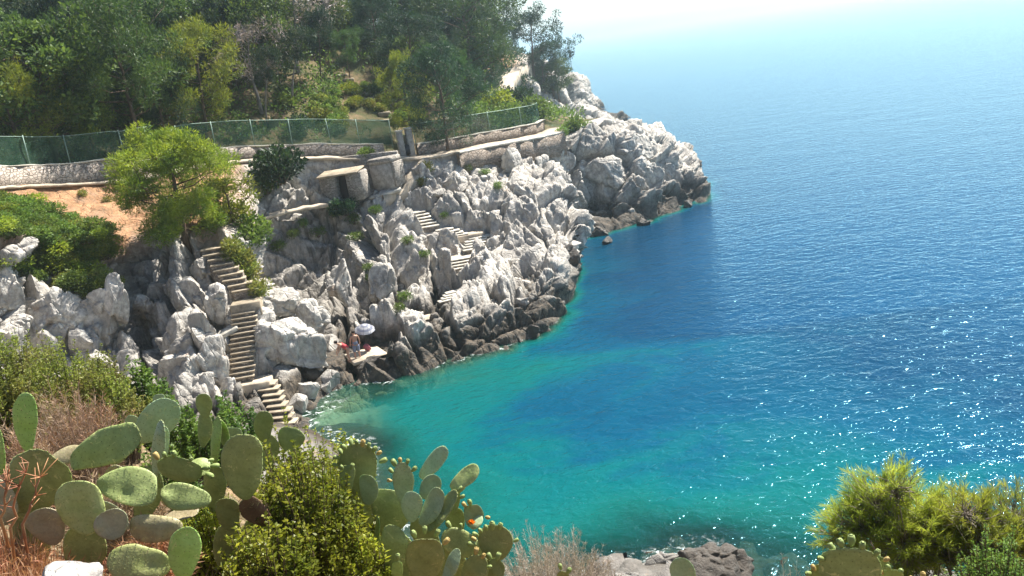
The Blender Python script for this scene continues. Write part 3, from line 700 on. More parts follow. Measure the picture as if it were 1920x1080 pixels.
bed = mk('seabed_ground', np.concatenate([q, zb[:, None]], 1), [grid_faces(len(bx), len(by))], mat_bed(), smooth=True)
tag(bed, kind='structure')

# ------------------------------------------------------------------ paths, walls, fence, gate
def smooth_line(pts, step=.5):
    pts = np.asarray(pts, float)
    B, _ = herm(pts, [max(2, int(np.linalg.norm(b-a)/step)) for a, b in zip(pts[:-1], pts[1:])])
    return B
def side_of(L):
    t = np.gradient(L, axis=0); t[:, 2] = 0; t /= np.linalg.norm(t, axis=1)[:, None]+1e-9
    return np.stack([-t[:, 1], t[:, 0], 0*t[:, 0]], 1)
def ribbon(name, L, a, b, zt, zb, mat, jit=.03, seed=1, nx=4, parent=None, ztop2=None):
    """strip along L from offset a to offset b (across), top at zt and underside at zb above L"""
    n = side_of(L); k = len(L)
    rs = np.random.default_rng(seed)
    ja = rs.normal(size=(k, 1))*jit; jb = rs.normal(size=(k, 1))*jit; jz = rs.normal(size=k)*jit*.7
    pa, pb = L+n*(a+ja), L+n*(b+jb)
    pts = []
    for t in np.linspace(0, 1, nx): 
        q = pa*(1-t)+pb*t; q = q.copy(); q[:, 2] += zt+jz; pts.append(q)
    q = pb.copy(); q[:, 2] += zb; pts.append(q)
    q = pa.copy(); q[:, 2] += zb; pts.append(q)
    A = np.stack(pts, 1); m = A.shape[1]
    i = np.arange(k*m).reshape(k, m); j = np.roll(i, -1, 1)
    F = np.stack([i[:-1], i[1:], j[1:], j[:-1]], -1).reshape(-1, 4)
    return mk(name, A.reshape(-1, 3), [F, np.array([i[0][::-1], i[-1]])], mat, parent)
EL = smooth_line(edge[:19], .6)
pth = ribbon('coast_path', EL, -.35, 2.1, .07, -.12, M['path'], .05, 3); tag(pth, kind='structure')
fp2 = smooth_line([P(930, 180, 113), P(938, 168, 119), P(946, 150, 126), P(958, 138, 132), P(975, 130, 138)], .8)
pt2 = ribbon('headland_path', fp2, -1.6, 1.6, .55, -1.5, M['path'], .12, 4); tag(pt2, kind='structure')
ramp = smooth_line([P(793, 298, 71.1), P(780, 318, 70.3), P(767, 338, 69.3), P(752, 354, 68.3), P(712, 368, 67.2)], .5)
rp = ribbon('ramp_path', ramp, -.75, .75, .14, -.8, M['path'], .1, 5); tag(rp, kind='structure')
ledge = smooth_line([P(484, 412, 62.6), P(520, 400, 63.3), P(560, 392, 64.0), P(612, 384, 64.9)], .5)
lp = ribbon('ledge_path', ledge, -.6, .5, .12, -.12, M['path'], .07, 6); tag(lp, kind='structure')
def wallthing(name, L, off, th, h, mat, label, cat, group=None, seed=1, low=-.4):
    e = empty(name, L[0], 0, label, cat, group)
    o = ribbon('masonry', L-L[0], off, off+th, h, low, mat, .05, seed, 4, e)
    c = ribbon('coping', L-L[0], off-.04, off+th+.04, h+.10, h+.015, M['conc'], .035, seed+1, 4, e)
    return e
def span(u0, u1):
    us = []
    for q in EL: 
        k = (q-O_)@_f; us.append(960+FPX*((q-O_)@_r)/k)
    us = np.array(us); return EL[(us >= u0) & (us <= u1)]
wl1 = span(-340, 236); wl2 = span(236, 752); wr = span(806, 1064)
wallthing('stone_wall', wl1, 2.1, .5, 1.45, M['wall'], 'pale rubble stone wall beside the path above the orange earth bank', 'wall', 'walls along the coast path', 11)
wallthing('stone_wall', wl2, 2.1, .5, 1.0, M['wall'], 'long grey stone wall between the yellow green pine and the gate', 'wall', 'walls along the coast path', 12)
wallthing('stone_wall', wr, 2.1, .5, 1.0, M['lowwall'], 'brown stone wall running from the gate out to the path bend', 'wall', 'walls along the coast path', 13)
rw = span(845, 1045)
e = empty('retaining_wall', rw[0], 0, 'brown retaining wall under the bright path edge above the rocks', 'wall')
ribbon('masonry', rw-rw[0], -.95, -.4, -.03, -2.0, M['lowwall'], .06, 14, 4, e)
ribbon('path_kerb', rw-rw[0], -1.0, -.3, .12, -.02, M['conc'], .03, 15, 4, e)
def fence(L, off, h, z0, label, seed, every=4):
    n = side_of(L); rs = np.random.default_rng(seed)
    e = empty('netting_fence', L[0], 0, label, 'fence', 'fences above the path walls')
    Q = L+n*off-L[0]; Q[:, 2] += z0
    wob = Q+n*(rs.normal(size=(len(Q), 1))*.05)
    A = np.stack([wob, wob+np.array([0, 0, h*.5])+n*.06, wob+np.array([0, 0, h])+rs.normal(size=(len(Q), 1))*np.array([[0, 0, .04]])], 1)
    mk('mesh_panel', A.reshape(-1, 3), [grid_faces(len(Q), 3)], M['net'], e)
    b = MB(); b.tube(Q+np.array([0, 0, h]), .025, 5); b.build('top_wire', M['post'], e)
    for k in range(0, len(Q), every):
        b = MB(); lean = rs.normal()*.06
        b.tube([Q[k]-n[k]*.04+[0, 0, -.3], Q[k]-n[k]*.04+[lean, 0, h+.08]], .04, 6); b.build('post', M['post'], e)
    return e
fence(span(-340, 345), 2.4, 2.1, 1.3, 'tall green netting fence standing on the pale wall at the earth bank', 21)
fence(span(352, 757), 2.4, 2.0, 1.05, 'green netting fence between the yellow green pine and the gate', 22)
fence(span(806, 1062), 2.4, 1.7, 1.05, 'thin green netting fence with shrubs behind it beyond the gate', 23, 6)
# gate
def on_path(u, off):
    k = np.argmin([abs(960+FPX*((q-O_)@_r)/((q-O_)@_f)-u) for q in EL]); return EL[k]+side_of(EL)[k]*off, side_of(EL)[k]
for u, lab in ((768, 'plastered gate pillar at the end of the long grey wall'), (797, 'taller plastered gate pillar at the start of the brown wall')):
    g, nn = on_path(u, 2.35); hh = 2.1 if u < 780 else 2.35
    e = empty('gate_pillar', g, math.atan2(nn[1], nn[0]), lab, 'pillar')
    b = MB(); b.box((0, 0, hh/2-.3), .5, .5, hh+.6, None, .04); b.build('shaft', M['plaster'], e)
    b = MB(); b.box((0, 0, hh+.09), .6, .6, .14, None, .04); b.build('cap', M['conc'], e)
ga, nn = on_path(773, 2.35); gb, _ = on_path(792, 2.35)
e = empty('path_gate', ga, 0, 'dark barred metal gate between the two plastered pillars', 'gate')
v = gb-ga; v[2] = 0; L_ = np.linalg.norm(v); v /= L_
b = MB(); 
for z in (.12, .95, 1.75): b.tube([v*.05+[0, 0, z], v*(L_-.05)+[0, 0, z]], .04, 5)
for s_ in (.05, L_-.05): b.tube([v*s_+[0, 0, .05], v*s_+[0, 0, 1.8]], .045, 5)
b.build('frame', M['metal'], e)
b = MB()
for k in range(9): b.tube([v*(.15+k*(L_-.3)/8)+[0, 0, .12], v*(.15+k*(L_-.3)/8)+[0, 0, 1.75]], .022, 5)
pl = v*(L_/2); b.box((pl[0], pl[1], .55), abs(v[0])*L_*.8+.02, abs(v[1])*L_*.8+.02, .8)
b.build('bars', M['metal'], e)
b = MB(); b.box(v*.3+np.array([0, -.06, 1.0]), .12, .05, .2); b.build('lock', M['post'], e)

# ------------------------------------------------------------------ stairs
def flight(name, key, label, mat, group=None, axis=None, hang=1.0):
    a, b, n, w = FL[key]
    e = empty(name, b, 0, label, 'staircase', group)
    d = b-a; pl = d.copy(); pl[2] = 0; run = np.linalg.norm(pl); pl /= run
    ax = np.array([-pl[1], pl[0], 0]); ax = ax if ax[0] > 0 else -ax
    if axis is not None: ax = np.array([math.cos(axis), math.sin(axis), 0])
    fw = np.array([ax[1], -ax[0], 0])
    rs = np.random.default_rng(hash(key) % 999 if False else sum(map(ord, key)))
    for k in range(n):
        t = (k+.5)/n; c = a+d*t - b
        tr = run/n*abs(pl@fw)
        dep = tr+.22
        Mx = np.stack([ax, fw, [0, 0, 1]], 1)
        ww = w*(1+rs.normal()*.05); sh = rs.normal()*.04
        m = MB(); hgt = -d[2]/n+hang
        m.box(c+ax*sh-fw*.08+np.array([0, 0, -hgt/2]), ww, dep, hgt, Mx, .035)
        Vs = np.concatenate(m.V); Vs += np.stack([vnoise(Vs*4+k*7.3, 5), vnoise(Vs*4+k*3.1, 6), vnoise(Vs*4+k, 7)], 1)*[.05, .045, .03]; m.V = [Vs]
        st = m.build('step', M['riser_shaded'], e)  # dark block colour imitates the shade on the riser
        tc_ = c+ax*sh-fw*.02; ztop = float(Vs[:, 2].max())
        m2 = MB(); m2.box(np.array([tc_[0], tc_[1], c[2]+.012]), ww+.05, dep+.10, .085, Mx, .02)
        V2 = np.concatenate(m2.V); V2 += np.stack([vnoise(V2*4+k*5.3, 8), vnoise(V2*4+k*2.1, 9), vnoise(V2*3+k, 10)], 1)*[.04, .035, .02]; m2.V = [V2]
        m2.build('tread', mat, st)
    return e
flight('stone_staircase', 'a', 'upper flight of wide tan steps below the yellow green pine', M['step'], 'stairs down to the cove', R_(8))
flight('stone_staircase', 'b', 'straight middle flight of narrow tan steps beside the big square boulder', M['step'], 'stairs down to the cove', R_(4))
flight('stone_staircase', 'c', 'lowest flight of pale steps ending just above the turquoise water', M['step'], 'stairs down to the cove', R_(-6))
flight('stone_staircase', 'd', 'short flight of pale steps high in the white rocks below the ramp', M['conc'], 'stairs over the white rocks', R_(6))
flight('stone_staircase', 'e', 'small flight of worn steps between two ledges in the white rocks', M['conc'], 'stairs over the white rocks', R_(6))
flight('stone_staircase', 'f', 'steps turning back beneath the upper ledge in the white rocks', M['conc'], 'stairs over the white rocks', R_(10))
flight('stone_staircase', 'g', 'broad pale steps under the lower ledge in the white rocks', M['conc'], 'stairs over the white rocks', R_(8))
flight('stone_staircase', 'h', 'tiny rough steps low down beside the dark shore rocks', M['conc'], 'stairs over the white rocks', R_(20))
labs = ['tan concrete landing between the upper and middle stair flights', 'pale landing at the foot of the middle stair flight', 'upper pale ledge slab among the white rocks', 'lower pale ledge slab among the white rocks']
for (c, sx, sy, sz, r), lab in zip(LAND, labs):
    m = MB(); m.box((0, 0, -sz/2), sx, sy, sz, rotm((0, 0, 1), r), .05)
    o = m.build('stone_landing', M['step'] if 'tan' in lab else M['path']); o.location = c; tag(o, lab, 'landing')
# steps going up the slope behind the fence
a, b_ = P(648, 205, 89), P(735, 231, 80.5)
e = empty('garden_steps', b_, 0, 'row of pale stone steps climbing the grassy slope behind the fence', 'steps')
for k in range(9):
    t = (k+.5)/9; c = a+(b_-a)*t; gz = max(ground_z(c[0], c[1], hp), c[2]-.8)
    m = MB(); m.box((c[0]-b_[0]+.2*math.sin(k*2.1), c[1]-b_[1], gz-b_[2]+.02), 1.25+.2*math.sin(k*5), .5, .4, rotm((0, 0, 1), .25+.1*math.sin(k*3)), .06); m.build('step', M['step'], e)
# little slanted slab beside the stairs
def slab(name, c, sx, sy, sz, rot, mat, label, cat):
    m = MB(); m.box((0, 0, 0), sx, sy, sz, rotm((0, 0, 1), rot[2])@rotm((0, 1, 0), rot[1])@rotm((1, 0, 0), rot[0]), .04)
    V = np.concatenate(m.V); V += (np.stack([vnoise(V*3+c, 5), vnoise(V*3+c, 6), vnoise(V*3+c, 7)], 1))*.05
    m.V = [V]; o = m.build(name, mat); o.location = c; return tag(o, label, cat)
slab('concrete_ledge', P(425, 622, 46.0), 1.3, .9, .25, (.1, -.35, .3), M['conc'], 'small tilted grey slab jutting out beside the middle stair flight', 'slab')
slab('bathing_platform', P(684, 664, 48.0)+np.array([0, .1, -.12]), 2.1, 1.9, .22, (0, 0, .45), M['path'], 'flat concrete bathing platform where the swimmers stand', 'platform')
slab('bathing_platform', P(797, 597, 53.6)+np.array([0, .2, -.1]), 1.5, 1.2, .2, (0, 0, .2), M['path'], 'flat pale slab on dark shore rocks farther from the swimmers', 'platform')
slab('bathing_platform', P(790, 624, 51.5)+np.array([0, .2, -.1]), 1.6, .9, .2, (0, .05, .15), M['conc'], 'pale slab on top of the dark block beside the water', 'platform')
slab('rock_block', P(955, 472, 60.4)+np.array([0, .3, -.5]), 4.2, 2.4, .9, (.35, -.3, .5), M['rock'], 'broad smooth sloping white slab near the tip of the white rocks', 'slab')

# ------------------------------------------------------------------ stone hut and masonry block
hb = P(652, 366, 66.6)
e = empty('stone_hut', hb, 0, 'small rubble stone hut with a flat pale roof and dark doorway', 'hut')
rz = rotm((0, 0, 1), R_(-12))
m = MB(); 
m.box(np.array([-1.35, 0, .7])@rz.T, 1.5, 1.6, 2.3, rz, .05); m.box(np.array([1.15, .1, .8])@rz.T, 1.5, 1.9, 2.4, rz, .1); m.box(np.array([0, .75, .7])@rz.T, 1.4, .3, 2.2, rz); m.build('wall', M['rubble'], e)
m = MB(); m.box(np.array([-.05, -.1, 0])@rz.T, .95, .08, 3.6, rz); m.build('door', M['darkwood'], e)
m = MB(); m.box(np.array([-.25, -.1, 2.05])@rz.T, 3.9, 2.3, .16, rz@rotm((0, 1, 0), -.03)@rotm((1, 0, 0), .1), .05); m.build('roof', M['step'], e)
m = MB(); m.box(np.array([-.05, -.35, -.35])@rz.T, 1.3, .6, .2, rz, .04); m.build('door_step', M['conc'], e); e.scale = (.86, .86, .9)
bb = P(728, 344, 68.4)
e = empty('masonry_block', bb, 0, 'tall grey masonry block with crumbling rubble top beside the ramp', 'masonry')
rz = rotm((0, 0, 1), R_(-20))
m = MB(); m.box((0, 0, .75), 2.3, 2.0, 2.6, rz@rotm((0, 1, 0), -.04), .12); m.build('plastered_body', M['plaster'], e)
m = MB(); m.box((0, 0, 2.25), 2.55, 2.25, .55, rz@rotm((0, 1, 0), -.04), .12); m.build('rubble_top', M['rubble'], e)
m = MB(); m.box(np.array([1.28, 0, .9])@rz.T, .28, 2.1, 2.3, rz, .08); m.build('rubble_corner', M['rubble'], e); e.scale = (.85, .85, .85)
mk_ = slab('retaining_wall', P(690, 312, 69.4), 5.2, .5, 2.0, (0, .03, -.12), M['rubble'], 'low stretch of pinkish rubble masonry above the stone hut', 'wall')
e = slab('concrete_ledge', P(722, 362, 67.4), 2.6, 1.2, .22, (0, -.12, .1), M['conc'], 'thin pale slab in front of the tall masonry block', 'slab')

# ------------------------------------------------------------------ boulders
def boulder_mesh(sx, sy, sz, seed, n=16, cuts=14, rough=.05):
    rs = np.random.default_rng(seed)
    g = np.tan(np.linspace(-PI/4, PI/4, n+1)); V, F, off = [], [], 0
    a, b = np.meshgrid(g, g, indexing='ij'); o1 = np.ones_like(a)
    for s_, perm in ((1, (0, 1, 2)), (-1, (0, 1, 2)), (1, (1, 2, 0)), (-1, (1, 2, 0)), (1, (2, 0, 1)), (-1, (2, 0, 1))):
        q = np.stack([a, b, o1*s_], -1)[..., list(perm)].reshape(-1, 3); V.append(q)
        f = grid_faces(n+1, n+1); f = f if s_ < 0 else f[:, ::-1]
        F.append(f+off); off += (n+1)**2
    V = np.concatenate(V); V /= np.linalg.norm(V, axis=1)[:, None]
    V = np.sign(V)*np.abs(V)**.62
    key = np.round(V*1e4).astype(int); _, ui, inv = np.unique(key, axis=0, return_index=True, return_inverse=True)
    V = V[ui]; F = np.concatenate(F); F = inv.ravel()[F]
    for k in range(cuts):
        nn = rs.normal(size=3); nn /= np.linalg.norm(nn); dd = rs.uniform(.5, .82)
        h = np.maximum(0, V@nn-dd); V = V-h[:, None]*nn
    V = V*np.array([sx, sy, sz])/2
    s_ = max(sx, sy, sz)
    V += (fbm(V*2.2/s_*2+seed, 4, seed)[:, None]*V/(np.linalg.norm(V, axis=1)[:, None]+1e-6))*rough*s_
    if n > 8 and seed != 94:
        qq = (V*(1 if s_ > .8 else 4)+seed*3.3)@JOINT.T
        o2, t2, c2 = blocks(qq*[.8, .8, .5], seed); o3, t3, c3 = blocks(qq*[2.2, 2.2, 1.4], seed+9)
        V += (V/(np.linalg.norm(V, axis=1)[:, None]+1e-6))*((o2*.16+t2*.18-c2*.20+o3*.06+t3*.07-c3*.08)*min(1, s_/3.0))[:, None]
    return V, F
def boulder(c, sx, sy, sz, seed, mat, label, rot=(0, 0, 0), name='boulder', group=None, n=14):
    V, F = boulder_mesh(sx, sy, sz, seed, n)
    V = V@(rotm((0, 0, 1), rot[2])@rotm((0, 1, 0), rot[1])@rotm((1, 0, 0), rot[0])).T
    o = mk(name, V, [F], mat); o.location = c
    return tag(o, label, 'boulder', group)
def bl(u, v, Y, sx, sy, sz, seed, mat, label, rot=(0, 0, 0), n=16, name='boulder'): return boulder(P(u, v, Y), sx, sy, sz, seed, M[mat], label, rot, name, None, n)
bl(548, 645, 46.4, 4.3, 2.3, 4.0, 3, 'rock', 'huge smooth grey boulder with a flat face beside the middle stair flight', (0, .12, .1), 22)
bl(520, 575, 48.6, 2.6, 2.0, 2.0, 7, 'rock', 'square pale boulder above the huge smooth grey one by the stairs', (0, .05, .2), 18)
bl(585, 610, 49.0, 2.6, 2.2, 3.2, 12, 'rock', 'leaning white slab of rock behind the huge smooth grey boulder', (0, .55, .1), 18)
bl(405, 580, 46.9, 1.7, 1.5, 3.0, 5, 'rock', 'upright grey block standing tall at the outer edge of the upper steps', (0, .05, .1), 18)
bl(350, 640, 45.6, 3.3, 2.4, 3.6, 21, 'rock', 'large pale boulder with a split face below the shaded tree roots', (0, -.1, .3), 18)
bl(400, 690, 43.9, 2.4, 2.2, 3.8, 23, 'rock', 'tall pale boulder just beside the lower end of the middle stairs', (0, .1, .4), 18)
bl(378, 505, 49.5, 1.6, 1.3, 2.2, 97, 'rock', 'shaded rock at the outer edge of the topmost steps', (0, .1, .4))
bl(812, 625, 53.0, 2.6, 2.0, 2.2, 98, 'dark', 'dark crusty rock between the two pale slabs at the water', (0, .1, .3))
bl(880, 630, 53.6, 3.2, 2.2, 2.0, 99, 'dark', 'broad dark crusty rock along the shore below the tiny rough steps', (0, .1, .1), 18)
bl(950, 600, 55.2, 2.8, 2.0, 2.2, 100, 'dark', 'dark crusty rock below the long grey boulder', (0, .1, .5), 18)
bl(1010, 580, 56.0, 2.0, 1.7, 2.0, 101, 'dark', 'dark shore rock nearest to the overhanging block', (0, .1, .8), 16)
bl(270, 575, 48.2, 1.9, 1.6, 1.9, 31, 'rock', 'white angular boulder at the top of the dark cleft', (0, .2, .1))
bl(38, 472, 44.6, 2.2, 1.7, 1.5, 33, 'rock', 'white boulder perched on top of the scrub covered cliff', (0, .1, .2))
bl(100, 590, 44.0, 3.2, 2.0, 4.0, 35, 'rock', 'broad white rock face split by upright cracks under the scrub', (0, .25, .1), 20)
bl(195, 610, 45.0, 2.3, 1.8, 4.2, 37, 'rock', 'tall leaning white rock beside the dark cleft', (0, .3, .2), 18)
bl(645, 545, 55.2, 2.4, 2.2, 4.0, 41, 'rock', 'pointed white pinnacle beside the dark hollow in the cliff', (.1, -.15, .2), 18)
bl(712, 545, 55.4, 2.3, 2.0, 4.0, 43, 'rock', 'tall bright column of rock right of the pointed pinnacle'.replace('right of', 'next to'), (0, .05, .3), 18)
bl(735, 622, 50.6, 1.5, 1.4, 3.0, 45, 'rock', 'narrow grey upright rock between the swimmers and the dark block', (0, .05, .2), 16)
bl(790, 650, 51.2, 3.0, 2.0, 2.6, 47, 'dark', 'dark squat block with a pale flat top at the water', (0, 0, .2), 16)
bl(697, 690, 47.4, 3.2, 2.2, 2.0, 48, 'dark', 'dark wet rock under the bathing platform', (0, 0, .4), 16)
bl(835, 520, 58.0, 1.5, 1.4, 4.0, 51, 'rock', 'tall grey rock rib below the lower ledge slab', (0, .2, .3), 16)
bl(770, 520, 58.5, 1.6, 1.5, 4.4, 53, 'rock', 'grey upright rock rib with green tufts in the middle of the cliff', (0, .1, .3), 16)
bl(890, 545, 57.6, 2.3, 1.8, 1.6, 55, 'rock', 'rounded pale boulder tilted towards the dark shore rocks', (0, -.4, .3))
bl(960, 545, 57.2, 3.2, 2.0, 2.2, 57, 'rock', 'long grey boulder lying over the shore rocks near the tip', (0, -.45, .3), 18)
bl(1062, 490, 58.8, 1.9, 2.2, 2.6, 59, 'dark', 'dark overhanging block at the outer tip of the white rocks', (0, .15, .2), 16)
bl(905, 415, 65.0, 3.0, 2.2, 2.4, 61, 'rock', 'big white boulder above the upper ledge slab', (0, -.35, .4), 18)
bl(965, 395, 66.5, 3.4, 2.4, 3.0, 63, 'rock', 'massive white boulder on the ridge of the white rocks', (0, -.45, .3), 18)
bl(850, 345, 69.0, 2.8, 2.2, 1.8, 65, 'rock', 'white boulder at the top of the rocks near the ramp', (0, -.3, .2))
bl(960, 310, 73.6, 3.2, 2.0, 2.9, 67, 'rock', 'pale angular boulder leaning against the retaining wall slope', (0, .3, .2), 18)
bl(1040, 500, 58.0, 2.2, 1.6, 3.4, 69, 'rock', 'steep grey rock face above the shallow water near the tip', (0, .1, .4), 16)
bl(1180, 268, 83.5, 6.0, 3.4, 3.4, 71, 'rock', 'largest smooth pale rock mass capping the far promontory', (0, .12, .2), 22)
bl(1250, 300, 85.2, 3.2, 2.4, 3.2, 73, 'rock', 'pale rounded rock at the outer shoulder of the promontory', (0, .5, .2), 18)
bl(1140, 320, 80.0, 5.2, 2.4, 3.6, 75, 'rock', 'long slanting slab of rock running down the promontory face', (0, .62, .25), 20)
for u, v, s_, k, lab in ((1318, 366, 1.7, 1, 'small pointed dark sea rock at the tip of the promontory'), (1290, 384, 1.0, 2, 'low wet rock awash just before the pointed sea rock'), (1165, 231, 2.6, 3, 'dark sea rock beyond the pale promontory cap'), (1118, 194, 3.4, 4, 'farthest dark sea rock below the distant headland'), (1205, 418, 1.2, 5, 'low dark rock at the foot of the promontory'), (1118, 438, 1.7, 6, 'brown rock at the mouth of the shaded inlet'), (1140, 452, 1.0, 7, 'flat wet rock off the shaded inlet')):
    c = Pz(u, v, 0.15); boulder(c, s_*1.5, s_, s_*(1.5 if k == 1 else .9), 80+k, M['dark'], lab, (0, .2, k), 'sea_rock')
c = P(1345, 1066, 22.6); boulder(c+np.array([0, .2, .1]), 2.9, 2.0, 1.7, 91, M['dark'], 'dark brown boulder with a steep shaded face by the near water', (0, .25, .4), 'boulder', None, 22)
c = P(1240, 1062, 23.6); boulder(c, 1.9, 1.3, .8, 92, M['rock_brown'], 'pinkish low rock washed by foam near the dark brown boulder', (0, 0, .1), 'boulder', None, 18)
c = P(1180, 1085, 22.5); boulder(c, 1.3, 1.0, .6, 93, M['rock_brown'], 'small pale rock below the dry twiggy bush', (0, 0, .1), 'boulder', None, 14)
c = P(128, 1090, 3.0); boulder(c+np.array([0, 0, -.02]), .36, .3, .15, 94, M['rock_near'], 'sunlit white stone among the dry reddish grass', (0, -.1, .2), 'boulder', None, 18)
def slabs(spots, label, group, seed, mat='rock'):
    rs = np.random.default_rng(seed); pr_ = []
    for k in range(5):
        V, F = boulder_mesh(1.0, .75, 1.0, seed+k, 15, 12, .02); V = V*[1, 1, 1]; pr_.append(V); 
    ms = {}
    for i, (u, v, w_, h_, tilt) in enumerate(spots):
        k = i % 5
        if k not in ms: o = mk('rock_block', pr_[k], [boulder_mesh(1.0, .75, 1.0, seed+k, 15, 12, .02)[1]], M[mat]); ms[k] = o.data
        else: o = bpy.data.objects.new('rock_block', ms[k]); COL.objects.link(o)
        q = surf(u, v); o.location = q+np.array([0, .25*w_, -.05*h_]); o.scale = (w_, w_*1.1, h_); o.rotation_euler = (rs.uniform(-.12, .05), tilt+rs.uniform(-.07, .07), rs.uniform(-.3, .5))
        tag(o, label, 'rock', group)
slabs([(10, 545, 1.9, 3.2, .12), (60, 560, 2.0, 3.6, .15), (65, 630, 1.9, 2.6, .2), (140, 560, 2.0, 3.6, .2), (150, 640, 2.0, 2.8, .25), (215, 560, 1.6, 3.4, .25), (225, 650, 1.5, 2.6, .3), (105, 680, 1.8, 2.4, .2), (20, 640, 1.6, 2.4, .1), (185, 690, 1.7, 2.2, .25)],
  'tall upright white slab among others in the scrub topped cliff', 'upright slabs of the scrub topped cliff', 500)
slabs([(300, 600, 1.8, 2.6, -.1), (320, 690, 1.9, 2.8, .1), (370, 610, 1.5, 2.0, .1), (385, 640, 1.5, 2.4, .15), (365, 720, 1.9, 2.6, .2), (430, 730, 1.5, 1.8, .1), (290, 540, 1.6, 2.0, .1), (360, 545, 1.7, 2.0, .05)],
  'angular grey block among others between the dark cleft and the stairs', 'angular blocks beside the stairs', 520)
slabs([(590, 690, 1.8, 2.2, .4), (610, 720, 1.6, 2.0, .3), (575, 735, 1.6, 2.0, .3), (620, 650, 1.4, 1.8, .5), (560, 765, 1.5, 1.6, .2)],
  'broken white slab among others stepping down beside the lowest stairs', 'broken slabs beside the lowest stairs', 540)
# loose boulders along the shore and on the ledges
rs = np.random.default_rng(7)
protos = []
k = 0
VIS = CLP.reshape(n_, m_, 3)
for t in range(36):
    i = int(rs.uniform(.30, .86)*n_); lo = rs.uniform()
    rowf = np.interp(lo, [0, .55, 1], [6.0, 5.0, 1.6]) if True else 3
    j = int(np.argmin(abs(pr-(rowf+rs.normal()*.35))))
    c = VIS[i, j]
    if any(np.linalg.norm(c[:2]-((a+b)/2)[:2]) < 2.2 for a, b, *_ in FL.values()) or c[2] < -.5: continue
    if np.linalg.norm(c-P(686, 660, 48)) < 3.2: continue
    s_ = rs.uniform(.5, 1.5); wet = c[2] < .9
    if k < 8 or rs.uniform() < .0:
        V, F = boulder_mesh(1.2, 1.0, .85, 300+k, 9); protos.append(mk('boulder', V, [F], M['dark'] if wet else M['rock'])); o = protos[-1]
    else:
        o = random.Random(t).choice(protos).copy(); COL.objects.link(o)
        if o.material_slots: o.material_slots[0].link = 'OBJECT'; o.material_slots[0].material = M['dark'] if wet else M['rock']
    o.location = c+np.array([0, 0, .1*s_]); o.scale = (s_, s_, s_*rs.uniform(.7, 1.3)); o.rotation_euler = rs.uniform(-.5, .5, 3)*[1, 1, 6]
    if wet: tag(o, 'dark wet boulder lying among others along the waterline', 'boulder', 'dark boulders along the waterline')
    else: tag(o, 'pale limestone boulder lying loose among others on the cliff', 'boulder', 'loose pale boulders on the cliff')
    k += 1

